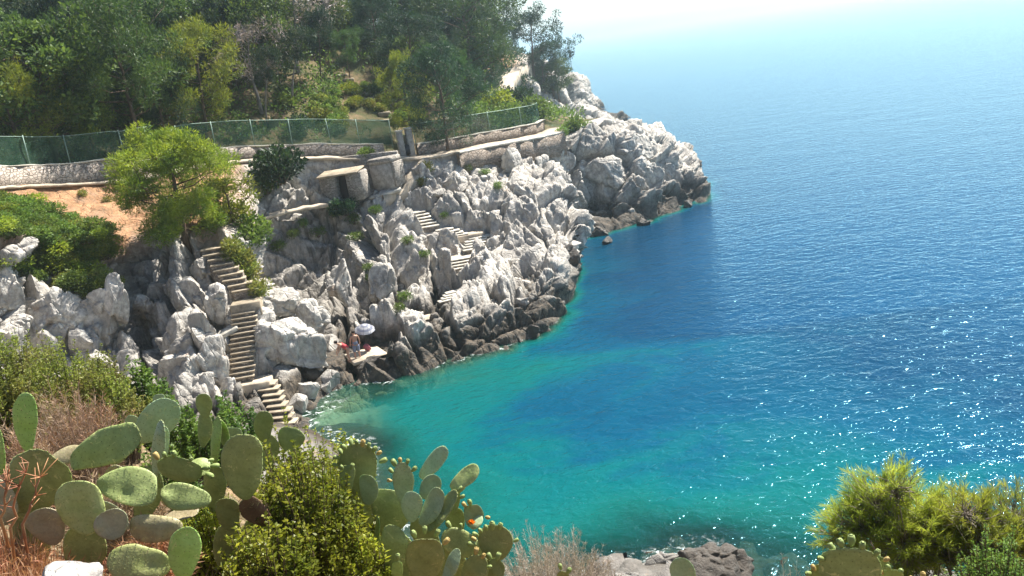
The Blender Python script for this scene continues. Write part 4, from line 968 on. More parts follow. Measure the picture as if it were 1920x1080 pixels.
# ------------------------------------------------------------------ bathers and parasol
def person(base, rz, joints, label, skin, parts):
    """joints: name -> (xyz, radius); the body is one skinned surface"""
    e = empty('person', base, rz, label, 'person')
    J = dict(joints); E_ = [('pelvis', 'waist'), ('waist', 'chest'), ('chest', 'neck'), ('neck', 'jaw'), ('jaw', 'head'), ('head', 'crown')]
    for s_ in 'lr':
        E_ += [('chest', 'sh'+s_), ('sh'+s_, 'el'+s_), ('el'+s_, 'wr'+s_), ('wr'+s_, 'pa'+s_), ('pelvis', 'hip'+s_), ('hip'+s_, 'kn'+s_), ('kn'+s_, 'an'+s_), ('an'+s_, 'to'+s_)]
        w, pa = np.array(J['wr'+s_][0]), np.array(J['pa'+s_][0]); d = pa-w; d /= np.linalg.norm(d)+1e-9
        sd = np.cross(d, [0, 1, .2]); sd /= np.linalg.norm(sd)+1e-9; cu = np.cross(sd, d)
        for f in range(4):
            r0_ = pa+sd*(f-1.5)*.022; ln = (.07, .085, .08, .06)[f]
            J[f'f{f}{s_}'] = (tuple(r0_+d*ln*.5+cu*.01), .009); J[f'g{f}{s_}'] = (tuple(r0_+d*ln*.85+cu*.035), .007)
            E_ += [('pa'+s_, f'f{f}{s_}'), (f'f{f}{s_}', f'g{f}{s_}')]
        J['th'+s_] = (tuple(w+d*.04+sd*-.045), .011); J['ti'+s_] = (tuple(w+d*.085+sd*-.06), .009); E_ += [('wr'+s_, 'th'+s_), ('th'+s_, 'ti'+s_)]
    names = list(J); ix = {n: i for i, n in enumerate(names)}
    me = bpy.data.meshes.new('body'); me.from_pydata([J[n][0] for n in names], [(ix[a], ix[b]) for a, b in E_], [])
    o = bpy.data.objects.new('body', me); COL.objects.link(o); o.parent = e
    sk = o.modifiers.new('skin', 'SKIN'); su = o.modifiers.new('sub', 'SUBSURF'); su.levels = su.render_levels = 2
    for i, n in enumerate(names): 
        r = J[n][1]; me.skin_vertices[0].data[i].radius = (r, r) if not isinstance(r, tuple) else r
    me.skin_vertices[0].data[ix['pelvis']].use_root = True
    me.materials.append(M[skin])
    dg = bpy.context.evaluated_depsgraph_get(); ev = bpy.data.meshes.new_from_object(o.evaluated_get(dg))
    o.modifiers.clear(); o.data = ev; o.data.polygons.foreach_set('use_smooth', np.ones(len(ev.polygons), dtype=bool))
    if not o.data.materials: o.data.materials.append(M[skin])
    hd = np.array(J['head'][0]); up = np.array(J['crown'][0])-np.array(J['jaw'][0]); up /= np.linalg.norm(up)
    fc = np.array(parts['face']); fc = fc/np.linalg.norm(fc); sd = np.cross(fc, up)
    b = MB(); V, F = boulder_mesh(.19, .21, .16, 5, 6, 0, .02); b.add(V+hd+up*.065-fc*.025, [F]); b.build('hair', M['hair'], e, True)
    b = MB(); b.tube([hd+fc*.085-up*.005, hd+fc*.115-up*.035, hd+fc*.085-up*.045], [.012, .018, .012], 6); b.build('nose', M[skin], e, True)
    for s_ in (-1, 1):
        b = MB(); V, F = boulder_mesh(.025, .02, .02, 5, 3, 0, 0); b.add(V+hd+fc*.092+sd*.034*s_+up*.015, [F]); b.build('eye', M['hair'], e, True)
        b = MB(); V, F = boulder_mesh(.03, .04, .06, 6, 3, 0, 0); b.add(V+hd+sd*.09*s_-up*.01, [F]); b.build('ear', M[skin], e, True)
    b = MB(); V, F = boulder_mesh(.05, .02, .016, 5, 3, 0, 0); b.add(V+hd+fc*.09-up*.07, [F]); b.build('mouth', M['red'], e, True)
    for nm, mat, segs in parts['cloth']:
        b = MB()
        for a, c, ra, rb in segs: 
            A_, B_ = np.array(J[a][0]), np.array(J[c][0]); ts = np.linspace(0, 1, 6)[:, None]
            b.tube(A_*(1-ts)+B_*ts, np.linspace(ra, rb, 6), 12, True)
        b.build(nm, M[mat], e, True)
    return e
stand = dict(pelvis=((0, 0, .93), .125), waist=((0, .01, 1.1), (.14, .11)), chest=((0, .02, 1.33), (.17, .12)), neck=((0, .01, 1.5), .055), jaw=((0, -.01, 1.56), .065), head=((0, -.015, 1.63), .09), crown=((0, 0, 1.72), .06),
  shl=((-.19, .02, 1.42), .06), shr=((.19, .02, 1.42), .06), ell=((-.27, .03, 1.14), .042), elr=((.26, .0, 1.14), .042), wrl=((-.29, -.1, .92), .03), wrr=((.27, -.14, .93), .03), pal=((-.29, -.15, .85), (.042, .02)), par=((.26, -.2, .86), (.042, .02)),
  hipl=((-.1, 0, .86), .095), hipr=((.1, 0, .86), .095), knl=((-.12, -.03, .47), .062), knr=((.13, -.02, .47), .062), anl=((-.13, .03, .08), .04), anr=((.15, .04, .08), .04), tol=((-.14, -.13, .03), .035), tor=((.17, -.12, .03), .035))
pb = P(671, 668, 47.6); pb[2] = P(686, 668, 47.9)[2]+.02
person(pb, R_(205), stand, 'bare backed person standing in long grey blue swim shorts', 'skin', dict(face=(0, -1, 0), cloth=[('swim_shorts', 'blueshort', [('waist', 'pelvis', .15, .165), ('hipl', 'knl', .115, .095), ('hipr', 'knr', .115, .095)])]))
bend = dict(pelvis=((0, 0, .86), .125), waist=((0, -.12, .98), (.12, .1)), chest=((0, -.33, 1.13), (.15, .11)), neck=((0, -.47, 1.24), .052), jaw=((0, -.53, 1.27), .06), head=((0, -.58, 1.32), .088), crown=((0, -.60, 1.41), .055),
  shl=((-.17, -.38, 1.19), .055), shr=((.17, -.38, 1.19), .055), ell=((-.22, -.5, .93), .04), elr=((.22, -.5, .93), .04), wrl=((-.16, -.62, .73), .028), wrr=((.16, -.62, .73), .028), pal=((-.15, -.66, .66), (.04, .02)), par=((.15, -.66, .66), (.04, .02)),
  hipl=((-.1, .02, .80), .1), hipr=((.1, .02, .80), .1), knl=((-.11, -.03, .44), .062), knr=((.12, -.08, .45), .062), anl=((-.12, .05, .08), .038), anr=((.13, .05, .08), .038), tol=((-.13, -.11, .03), .033), tor=((.14, -.11, .03), .033))
pb2 = P(656, 676, 47.3); pb2[2] = pb[2]
person(pb2, R_(-70), bend, 'person in a red swimsuit bending forward on the bathing platform', 'skin', dict(face=(0, -1, -.2), cloth=[('swimsuit', 'red', [('chest', 'waist', .15, .13), ('waist', 'pelvis', .13, .145)])]))
ub = P(684, 640, 49.2); ub[2] = pb[2]-.1
e = empty('beach_parasol', ub, 0, 'blue and white striped parasol tilted behind the standing person', 'parasol')
tl = rotm((0, 1, 0), R_(8))@rotm((1, 0, 0), R_(14))
b = MB(); b.tube([np.zeros(3), np.array([0, 0, 1.75])@tl.T], .02, 6); b.build('pole', M['metal'], e)
th = np.arange(24)*2*PI/24; rings = [(0.0, 1.85)]+[(.62*x, 1.85-.36*x**1.6) for x in np.linspace(.12, 1, 9)]
V = [[0, 0, 1.85]]; F3, F4 = [], []
for (rr_, z_) in rings[1:]:
    sc_ = 1-.06*(np.arange(24) % 3 == 1)*(rr_ > .5); V += [[rr_*c_*s1, rr_*s_*s1, z_] for c_, s_, s1 in zip(np.cos(th), np.sin(th), sc_)]
for j in range(24): F3.append([0, 1+j, 1+(j+1) % 24])
for i in range(8):
    for j in range(24): F4.append([1+i*24+j, 1+(i+1)*24+j, 1+(i+1)*24+(j+1) % 24, 1+i*24+(j+1) % 24])
tw = NT('striped_canopy'); pz = tw.n('SeparateXYZ', ins={'Vector': tw.n('TexCoord').outputs['Object']}).outputs
rad = tw.math('SQRT', tw.math('ADD', tw.math('MULTIPLY', pz[0], pz[0]), tw.math('MULTIPLY', pz[1], pz[1])))
st_ = tw.math('GREATER_THAN', tw.math('FRACT', tw.math('MULTIPLY', rad, 4.2)), .5)
M['stripe'] = tw.end(tw.bsdf(tw.mix(st_, (.32, .32, .34), (.15, .16, .21)), .8))
cn = mk('canopy', V, [np.array(F3), np.array(F4)], M['stripe'], e, True); cn.rotation_euler = Matrix(tl).to_euler()
for j in range(8):
    b = MB(); a_ = j*PI/4; b.tube([np.array([0, 0, 1.82])@tl.T, np.array([.5*math.cos(a_), .5*math.sin(a_), 1.72])@tl.T, np.array([.60*math.cos(a_), .60*math.sin(a_), 1.49])@tl.T], .008, 4); b.build('rib', M['metal'], e)
sb = P(689, 652, 48.6); sb[2] = pb[2]+.02
e = empty('beach_bag', sb, .3, 'dark reddish bag standing in the shade under the striped parasol', 'bag')
V, F = boulder_mesh(.55, .4, .5, 17, 8, 8, .04); b = MB(); b.add(V+np.array([0, 0, .24]), [F]); b.build('bag_body', M['towel'], e, True)
b = MB(); a_ = np.linspace(0, PI, 9); b.tube(np.stack([np.cos(a_)*.16, 0*a_, .45+np.sin(a_)*.16], 1), .018, 5); b.build('strap', M['metal'], e, True)

# marker post standing offshore beyond the headland pines
mp = P(1072, 130, 165)
e = empty('marker_post', mp-np.array([0, 0, 2.0]), 0, 'thin marker post with two dark topmarks beside the headland pines', 'post')
b = MB(); b.tube([(0, 0, -1.5), (0, 0, 5.2)], .06, 6); b.build('pole', M['post'], e)
for z_ in (4.45, 5.15):
    b = MB(); V, F = boulder_mesh(.55, .55, .5, 3, 6, 0, 0); b.add(V+np.array([0, 0, z_]), [F]); b.build('topmark', M['metal'], e, True)

# ------------------------------------------------------------------ trees and shrubs
def clump_cloud(mb, centres, radii, per, ln, wd, rng, flat=.7, out=.75, upb=.25):
    """leaf tufts filling flattened balls; leaves point outwards and up"""
    for c, r in zip(centres, radii):
        n = max(6, int(per*r*r))
        d = rng.normal(size=(n, 3)); d /= np.linalg.norm(d, axis=1)[:, None]
        rad = r*rng.uniform(.25, 1.0, n)**.55
        pos = c + d*rad[:, None]*np.array([1, 1, flat])
        dr = d*out + rng.normal(size=(n, 3))*.55 + np.array([0, 0, upb])
        mb.leaves(pos, dr, ln*rng.uniform(.6, 1.3, n), wd*rng.uniform(.7, 1.3, n), rng, .05)
def pine_shape(seed, h, spread, cb=.35, lean=(.1, 0), nl=16, per=110, ln=.30, wd=.10, clump=.75, top=1.0, r0=.16, sub=3):
    """trunk with limbs (mesh builder) and crown (mesh builder)"""
    rng = np.random.default_rng(seed)
    T, K = MB(), MB()
    t = np.linspace(0, 1, 9)
    wob = np.cumsum(rng.normal(size=(9, 2))*.02*h, 0)
    tr = np.stack([lean[0]*h*t**1.4+wob[:, 0]*t, lean[1]*h*t**1.4+wob[:, 1]*t, h*t*.93], 1); tr[0, 2] = -.5
    T.tube(tr, r0*(1-.85*t)+.015, 7)
    cen, rad = [], []
    for k in range(nl):
        f = cb+(1-cb)*((k+rng.uniform(0, 1))/nl)
        b = np.array([np.interp(f, t, tr[:, i]) for i in range(3)])
        a = k*2.4+rng.normal()*.5
        prof = math.sin(min(1, (f-cb)/(1-cb)*.92+.12)*PI)**.6
        L = spread*.5*prof*rng.uniform(.65, 1.2)
        up = rng.uniform(.1, .55)+.5*(f-.5)
        dv = np.array([math.cos(a), math.sin(a), up]); dv /= np.linalg.norm(dv)
        e = b+dv*L; mid = b+dv*L*.5+np.array([0, 0, -.06*L])
        T.tube([b, mid, e], [r0*.38*(1-.6*f), r0*.24*(1-.5*f), .015], 5)
        for s_ in range(sub):
            q = b+dv*L*rng.uniform(.45, 1.0); sd = rng.normal(size=3)*.5+dv*.6+np.array([0, 0, .25]); sl_ = L*rng.uniform(.2, .5)
            e2 = q+sd/np.linalg.norm(sd)*sl_
            T.tube([q, (q+e2)/2+[0, 0, .03], e2], [.03, .022, .01], 4)
            cen.append(e2); rad.append(clump*rng.uniform(.6, 1.15)*(.75+.35*prof))
        cen.append(e); rad.append(clump*rng.uniform(.7, 1.2))
    for k in range(4):
        cen.append(tr[-1]+rng.normal(size=3)*[.12*spread, .12*spread, .04*h]); rad.append(clump*rng.uniform(.6, 1.0)*top)
    clump_cloud(K, np.array(cen), rad, per, ln, wd, rng)
    return T, K
def tree_thing(name, T, K, bark, leaf, label, cat='tree', group=None):
    e = empty(name, (0, 0, 0), 0, label, cat, group)
    T.build('trunk', M[bark], e, True); K.build('crown', M[leaf], e)
    return e
def bush_shape(seed, w, d, h, n, ln, wd, lumps=7, per=None):
    rng = np.random.default_rng(seed)
    T, K = MB(), MB()
    cen, rad = [], []
    for k in range(lumps):
        a = rng.uniform(0, 2*PI); r = rng.uniform(0, .6)**.7
        c = np.array([math.cos(a)*r*w*.5, math.sin(a)*r*d*.5, h*(.30+.36*rng.uniform()*(1-r*.6))])
        cen.append(c); rad.append(rng.uniform(.24, .40)*min(w, d, h*1.5))
        T.tube([np.array([0, 0, -.15])+c*[.2, .2, 0], c*[.7, .7, .6], c], [.035*h+.006, .02*h+.004, .006], 4)
    tot = sum(r*r for r in rad)
    clump_cloud(K, np.array(cen), rad, n/tot, ln, wd, rng, .85, .8, .35)
    return T, K
def bush_thing(name, seed, w, d, h, n, ln, wd, leaf, label=None, cat='shrub', group=None, lumps=7, bark='bark'):
    T, K = bush_shape(seed, w, d, h, n, ln, wd, lumps)
    e = empty(name, (0, 0, 0), 0, label, cat, group)
    T.build('stem', M[bark], e); K.build('foliage', M[leaf], e)
    return e
def place(e, u, v, Y, rz=0, s=1.0, A=None, dz=0.0):
    q = P(u, v, Y) if A is None else np.array(P(u, v, Y))
    if A is not None: q[2] = ground_z(q[0], q[1], A)
    e.location = (q[0], q[1], q[2]+dz); e.rotation_euler = (0, 0, rz)
    e.scale = (s, s, s) if np.isscalar(s) else s
    return e
# the yellow green pine above the stairs
T, K = pine_shape(5, 7.0, 6.1, .14, (.03, .0), 36, 560, .28, .045, .72, 1.15, .19, 4)
hero = tree_thing('pine_tree', T, K, 'bark', 'pine_lit', 'bright yellow green pine standing alone above the stairs', 'tree')
place(hero, 350, 456, 51.0, .6, (1.0, 1.0, 1.0), None, -.2)
T, K = pine_shape(6, 2.6, 2.6, .2, (.05, 0), 9, 200, .24, .07, .5, 1, .06, 3)
place(tree_thing('pine_tree', T, K, 'bark', 'pine_lit', 'small yellow green pine leaning beside the lone bright pine', 'tree'), 440, 425, 52.5, 1.0, 1.1)

# kinds of tree for the wooded hillside
prot = {}
def proto(key, *a, bark='bark', leaf='pine_mid', **k):
    T, K = pine_shape(*a, **k); prot[key] = (T, K, bark, leaf)
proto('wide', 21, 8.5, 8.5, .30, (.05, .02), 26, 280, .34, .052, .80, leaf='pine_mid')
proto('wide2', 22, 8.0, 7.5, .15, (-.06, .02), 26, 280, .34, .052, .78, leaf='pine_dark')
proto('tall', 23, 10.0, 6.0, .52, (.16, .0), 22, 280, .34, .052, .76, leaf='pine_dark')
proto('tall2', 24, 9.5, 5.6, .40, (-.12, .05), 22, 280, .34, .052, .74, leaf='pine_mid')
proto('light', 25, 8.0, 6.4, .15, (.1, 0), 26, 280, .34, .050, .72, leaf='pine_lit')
proto('oak', 26, 6.0, 6.4, .18, (.02, 0), 24, 200, .22, .13, .80, leaf='oak')
proto('grey', 27, 7.0, 5.6, .35, (.12, 0), 20, 42, .36, .06, .9, bark='greybark', leaf='greytree')
proto('leaning', 28, 9.0, 5.0, .58, (.38, .0), 15, 240, .34, .052, .8, bark='greybark', leaf='pine_dark')
proto('skyline', 29, 8.4, 6.6, .50, (.06, 0), 13, 190, .28, .10, .80, leaf='pine_dark', sub=3)
first = {}
def forest_tree(key, X, Yw, h, wf, rz, label, group, zb=None):
    T, K, bark, leaf = prot[key]
    if key not in first:
        e = tree_thing('pine_tree' if key not in ('oak', 'grey') else ('oak_tree' if key == 'oak' else 'bare_tree'), T, K, bark, leaf, label, 'tree', group); first[key] = e
    else:
        e = copy_tree(first[key]); e['label'] = label
        if group: e['group'] = group
        elif 'group' in e: del e['group']
    zb = ground_z(X, Yw, LANDPTS) if zb is None else zb
    base = {'wide': 8.5, 'wide2': 8.0, 'tall': 10, 'tall2': 9.5, 'light': 8, 'oak': 6, 'grey': 7, 'leaning': 9, 'skyline': 8.4}[key]
    s = h/base
    e.location = (X, Yw, zb-.1); e.rotation_euler = (0, 0, rz); e.scale = (s*wf, s*wf, s)
    return e
def ft(u, vt, Y, key, label, wf=1.0, rz=0.0, vref=None):
    """a tree whose top reaches (u, vt) at distance Y, standing on the slope there"""
    q = P(u, vt, Y); zb = ground_z(q[0], Y, LANDPTS); h = max(2.5, (q[2]-zb)/.97)
    return forest_tree(key, q[0], Y, h, wf, rz, label, None, zb)
ft(195, 5, 66, 'wide', 'biggest dark bushy pine behind the left netting fence'.replace('left netting', 'tall netting'), .78, .3)
ft(340, 42, 72, 'light', 'pale green pine with slanting limbs above the lone bright pine', .85, 1.2)
ft(35, 52, 64, 'oak', 'rounded yellow green tree at the edge of the wood above the tall fence', 1.0, .5)
ft(-15, 110, 60, 'light', 'bright yellowish tree cut off at the edge of the view behind the fence', .8, 2.0)
ft(120, 80, 66, 'light', 'narrow light green pine beside the biggest dark bushy pine', .6, 3.0)
ft(270, 95, 69, 'wide2', 'dark green pine filling the gap between the big bushy pine and the pale pine', .7, 4.0)
ft(455, 48, 77, 'grey', 'mauve grey half dead tree with bare white branches', .95, 2.2)
ft(520, 60, 79, 'leaning', 'grey trunked pine leaning over behind the mauve grey tree', .8, .2)
ft(470, 95, 75, 'leaning', 'thin leaning pine with a bare pale trunk under the mauve grey tree', .6, .5)
ft(575, 20, 84, 'tall', 'tall dark pine with a bare straight trunk above the garden steps', .75, 1.0)
ft(640, 60, 88, 'wide', 'mid green pine behind the garden steps', .7, 5.0)
ft(808, 90, 74, 'wide2', 'large dark domed pine standing behind the gate', .78, 2.6)
ft(745, 100, 77, 'light', 'light green pine next to the large domed pine', .6, 1.7)
ft(862, 105, 79, 'tall2', 'narrow pine on the seaward side of the large domed pine', .5, .7)
ft(700, 60, 95, 'wide2', 'dark pine above the garden steps in the middle of the wood', .8, 3.3)
ft(880, -40, 112, 'tall', 'big blue dark pine near the top of the wooded slope', 1.0, 2.4)
ft(905, 10, 118, 'tall2', 'blue dark pine at the outer edge of the wood against the sky', .8, 1.3)
ft(868, 40, 108, 'wide2', 'bushy blue green pine at the edge of the wood above the headland path', .75, 4.4)
ft(985, 27, 138, 'skyline', 'open crowned pine standing against the white sky on the headland', .95, .4)
ft(1035, 78, 142, 'skyline', 'flat topped pine leaning out over the sea from the headland', .85, 2.4)
ft(1010, 92, 140, 'wide2', 'low blue dark pine below the open crowned headland pine', .9, 3.4)
ft(1030, 118, 141, 'oak', 'lowest rounded dark tree hanging on the headland cliff', 1.0, 1.4)
ft(900, 66, 122, 'grey', 'bare reddish grey tree near the headland path', .8, .9)
ft(660, -60, 108, 'wide', 'bushy pine on the skyline straight above the garden steps', 1.0, 2.9)
ft(735, -70, 112, 'tall2', 'slim pine on the skyline above the large domed pine', 1.1, 1.9)
ft(800, -70, 116, 'wide2', 'dark spreading pine on the skyline seaward of the slim one', 1.0, .9)
ft(850, -50, 104, 'wide', 'spreading pine high in the wood near the headland path', .9, 5.1)
ft(590, -60, 104, 'tall', 'dark pine at the top of the wood above the leaning trunks', 1.0, 4.1)
ft(948, 45, 150, 'wide2', 'dark pine rising behind the bright headland path', .7, 1.9)
# the rest of the wood
rs = np.random.default_rng(12)
cells = []
WOODS = {'wide': ('mid green pine among many in the wood on the hillside', 'mid green pines of the hillside wood'), 'wide2': ('dark bushy pine among many in the wood on the hillside', 'dark bushy pines of the hillside wood'),
  'tall': ('tall dark pine among many in the wood on the hillside', 'tall dark pines of the hillside wood'), 'tall2': ('slim pine among many in the wood on the hillside', 'slim pines of the hillside wood'),
  'oak': ('rounded broad leaved tree among pines on the hillside', 'broad leaved trees of the hillside wood'), 'grey': ('greyish half bare tree among pines on the hillside', 'half bare trees of the hillside wood')}
keys = ['wide', 'wide2', 'wide2', 'tall', 'tall2', 'oak', 'oak', 'grey']
for Yw in np.arange(72, 132, 5.2):
    for u in np.arange(-90, 850, 62):
        u2 = u+rs.uniform(-26, 26); Y2 = Yw+rs.uniform(-2.2, 2.2)
        lim = np.interp(u2, [-100, 300, 500, 620, 700, 760, 850, 930], [69, 73, 80, 88, 90, 82, 84, 96])
        if Y2 < lim: continue
        if 640 < u2 < 765 and Y2 < 93: continue
        if Yw > 100 and rs.uniform() < .25: continue
        q = P(u2, 200, Y2); zb = ground_z(q[0], Y2, LANDPTS)
        if zb < 8: continue
        key = keys[int(rs.integers(len(keys)))]
        if u2 > 850 and key == 'grey': key = 'wide2'
        h = rs.uniform(6.0, 9.5)
        if u2 > 800: h *= .85
        top = (960+0, 0)
        forest_tree(key, q[0], Y2, h, rs.uniform(.75, 1.05), rs.uniform(0, 6.3), WOODS[key][0], WOODS[key][1], zb)

# shrubs: a few kinds, then copies
SH = {}
def shrub(kind, X, Yw, zb, s, rz, label, group=None, sz=1.0):
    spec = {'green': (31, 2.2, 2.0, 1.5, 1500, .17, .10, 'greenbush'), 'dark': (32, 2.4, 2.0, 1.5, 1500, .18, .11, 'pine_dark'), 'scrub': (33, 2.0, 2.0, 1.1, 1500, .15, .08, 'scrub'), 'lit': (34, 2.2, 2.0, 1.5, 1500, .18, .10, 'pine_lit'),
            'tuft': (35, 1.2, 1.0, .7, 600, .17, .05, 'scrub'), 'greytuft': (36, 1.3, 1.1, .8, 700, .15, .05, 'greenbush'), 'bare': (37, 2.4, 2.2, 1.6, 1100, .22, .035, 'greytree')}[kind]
    if kind not in SH:
        SH[kind] = e = bush_thing('shrub', *spec[:7], spec[7], label, 'shrub', group)
    else:
        e = copy_tree(SH[kind]); e['label'] = label
        if 'group' in e: del e['group']
        if group: e['group'] = group
    e.location = (X, Yw, zb); e.rotation_euler = (0, 0, rz); e.scale = (s, s, s*sz)
    return e
def sh(u, v, Y, kind, s, label, group=None, rz=None, sz=1.0):
    q = P(u, v, Y); return shrub(kind, q[0], q[1], q[2], s, (u*1.7) % 6.28 if rz is None else rz, label, group, sz)
sh(525, 338, 65.6, 'dark', 2.1, 'dark ivy bush hanging over the path edge near the lone bright pine')
sh(500, 360, 65.0, 'green', 1.1, 'green bush under the dark ivy bush')
sh(466, 470, 52.2, 'green', 1.6, 'green bush at the top of the stairs')
sh(430, 438, 53.5, 'lit', 1.5, 'yellow green bush under the branches of the lone bright pine')
sh(480, 445, 54.5, 'green', .9, 'rounded green bush beside the ledge path')
for u, v, Y, s_ in ((452, 508, 50.2, .9), (462, 495, 50, .9), (474, 515, 50, .9), (448, 492, 50, .8), (490, 545, 49, .8), (430, 470, 50, .8), (466, 530, 49.7, .9), (482, 552, 49.6, .8), (438, 490, 50.9, .8)):
    q = surf(u, v); shrub('tuft', q[0], q[1], q[2]-.1, s_*1.7, (u*1.7) % 6.28, 'tuft of dry grass on the strip beside the upper steps', 'grass tufts beside the upper steps')
sh(672, 205, 86, 'lit', 1.5, 'bright green rounded bush above the garden steps')
sh(712, 218, 83, 'lit', .9, 'small bright bush just below the garden steps')
sh(545, 215, 79, 'green', 1.5, 'round green bush behind the long grey wall')
sh(600, 238, 77, 'scrub', 1.6, 'yellowish scrub bush behind the long grey wall')
sh(640, 248, 76, 'scrub', 1.2, 'low yellowish scrub against the fence by the garden steps')
sh(560, 245, 74, 'dark', 1.1, 'dark round bush touching the fence')
sh(830, 255, 77.0, 'bare', 1.0, 'bare whitish shrub behind the fence past the gate')
sh(905, 248, 80, 'bare', 1.1, 'sprawling bare shrub behind the thin netting fence')
sh(950, 238, 85, 'green', 1.7, 'large green bush behind the thin netting fence')
sh(1010, 225, 88, 'green', 1.8, 'biggest green bush near the bend of the path')
sh(925, 215, 93, 'lit', 1.9, 'sunlit green bush below the headland path')
sh(975, 205, 104, 'dark', 2.2, 'dark bush on the slope under the headland path')
sh(1075, 253, 82.4, 'green', 1.3, 'green bush where the path edge meets the promontory')
sh(1100, 250, 84.5, 'greytuft', 1.6, 'greyish green tuft on top of the promontory')
sh(1055, 255, 80.6, 'greytuft', 1.3, 'greyish tuft under the path bend')
sh(650, 400, 65.0, 'dark', 1.0, 'ivy clump hanging below the stone hut')
sh(690, 300, 69.9, 'green', .8, 'green tuft growing on the pinkish rubble masonry')
sh(800, 325, 70.2, 'tuft', 1.3, 'dry yellow tuft beside the ramp')
sh(795, 350, 69.2, 'scrub', .8, 'low scrub at the foot of the ramp')
for u, v, Y, s_ in ((670, 445, 61.9, 1.0), (660, 420, 63.4, 1.1), (705, 520, 57.6, .8), (690, 500, 58.8, .8), (770, 455, 62.0, .8), (790, 480, 61.0, .7), (830, 400, 65.6, .7), (935, 345, 70, .8), (910, 320, 72, .8), (880, 315, 72.4, .9), (760, 555, 56.5, .9), (745, 575, 54.8, .7), (600, 440, 62.6, 1.0), (575, 420, 63.4, .9), (545, 440, 62, .9), (520, 460, 61, 1.0), (960, 300, 74.6, .7), (700, 395, 65.6, .9), (625, 398, 65.2, .9)):
    q = surf(u, v); shrub('greytuft', q[0], q[1], q[2]-.1, s_, (u*1.7) % 6.28, 'small green tuft growing in a crack of the cliff', 'green tufts in the cliff cracks')
_q = hp-O_; _k = _q@_f
HPX = np.stack([960+FPX*(_q@_r)/_k, 540-FPX*(_q@_u)/_k, np.linalg.norm(_q, axis=1)], 1)
def hsurf(u, v):
    d = np.hypot(HPX[:, 0]-u, HPX[:, 1]-v); m = np.argsort(d)[:6]
    return hp[m[np.argmin(HPX[m, 2])]]
rs = np.random.default_rng(55)
for i in range(46):
    u, v = rs.uniform(585, 760), rs.uniform(165, 243)
    if abs((v-205)-(u-648)*.30) < 9 and u > 640 and rs.uniform() < .8: continue
    q = hsurf(u, v); shrub('scrub' if rs.uniform() < .55 else ('lit' if rs.uniform() < .5 else 'green'), q[0], q[1], q[2]-.15, rs.uniform(.5, 1.05), rs.uniform(0, 6), 'yellowish scrub bush on the open slope around the stone steps', 'scrub around the stone steps')
# scrub on the bank below the tall wall
rs = np.random.default_rng(31)
BK = [(int(u), v, np.interp(v, [365, 455, 520, 545], [57.3, 51.0, 48.9, 48.0])) for u, v in [(x+rs.uniform(-8, 8), y+rs.uniform(-7, 7)) for y in range(380, 545, 15) for x in range(-40, 215, 22)]]
for u, v, Y in BK:
    if v < 420 and u > 95+ (v-380)*1.2: continue
    if v > 500 and u < 95: continue
    if u < 70 and 440 < v < 495: continue
    if u > 205: continue
    q = surf(u, v); zb = q[2]
    k = rs.uniform()
    shrub('green' if k < .5 else ('scrub' if k < .8 else 'lit'), q[0], q[1], zb-.15, rs.uniform(.7, 1.05), rs.uniform(0, 6), 'low green scrub bush on the bank below the pale wall', 'scrub bushes on the bank', .68)
for u, v, Y in ((70, 520, 48.6), (60, 505, 49.2), (170, 545, 47.6), (180, 530, 48), (10, 490, 49.8)):
    q = surf(u, v); shrub('green', q[0], q[1], q[2]-.25, .6, u, 'low green scrub bush on the bank below the pale wall', 'scrub bushes on the bank')
for u, v, Y in ((225, 350, 59.8), (240, 385, 56.5), (205, 372, 57.5), (160, 362, 58.2)):
    q = surf(u, v); shrub('tuft', q[0], q[1], q[2]-.1, .7, u, 'dry tuft on the orange earth bank', 'dry tufts on the earth bank')
q = surf(236, 385); e = empty('dead_trunk', (q[0], q[1], q[2]-.1), 0, 'thin dead leaning trunk on the orange earth bank', 'trunk')
b = MB(); b.tube([(0, 0, 0), (.12, 0, .6), (.42, 0, 1.4)], [.07, .06, .04], 6); b.build('stem', M['bark'], e); b = MB(); b.tube([(.12, 0, .6), (-.05, .05, 1.0), (-.02, .1, 1.2)], [.035, .03, .02], 5); b.build('branch', M['bark'], e)
# undergrowth between the trunks: nobody could count it
rs = np.random.default_rng(77)
K = MB(); sel = hp[(HM > .5) & (hp[:, 1] < 140) & (hp[:, 0] < 12) & (hp[:, 0] > -75)]
pick = sel[rs.integers(len(sel), size=2600)]
keep = ~((np.abs(pick[:, 0]+9.5) < 4.5) & (pick[:, 1] < 90) & (pick[:, 1] > 76))
pick = pick[keep]
clump_cloud(K, pick+np.array([0, 0, .25])+rs.normal(size=pick.shape)*[.9, .9, .12], rs.uniform(.45, .95, len(pick)), 42, .34, .15, rs, .7, .6, .4)
o = K.build('undergrowth', M['greenbush']); tag(o, kind='stuff')
K = MB(); sel = FG.reshape(-1, 3); fm2 = fm; sel = fp[(fm2 < .75) & (fp[:, 2] > 3)]
pick = sel[rs.integers(len(sel), size=420)]
clump_cloud(K, pick+np.array([0, -.3, .3]), rs.uniform(.7, 1.5, len(pick)), 30, .5, .22, rs, .7, .6, .4)
o = K.build('headland_undergrowth', M['pine_dark']); tag(o, kind='stuff')

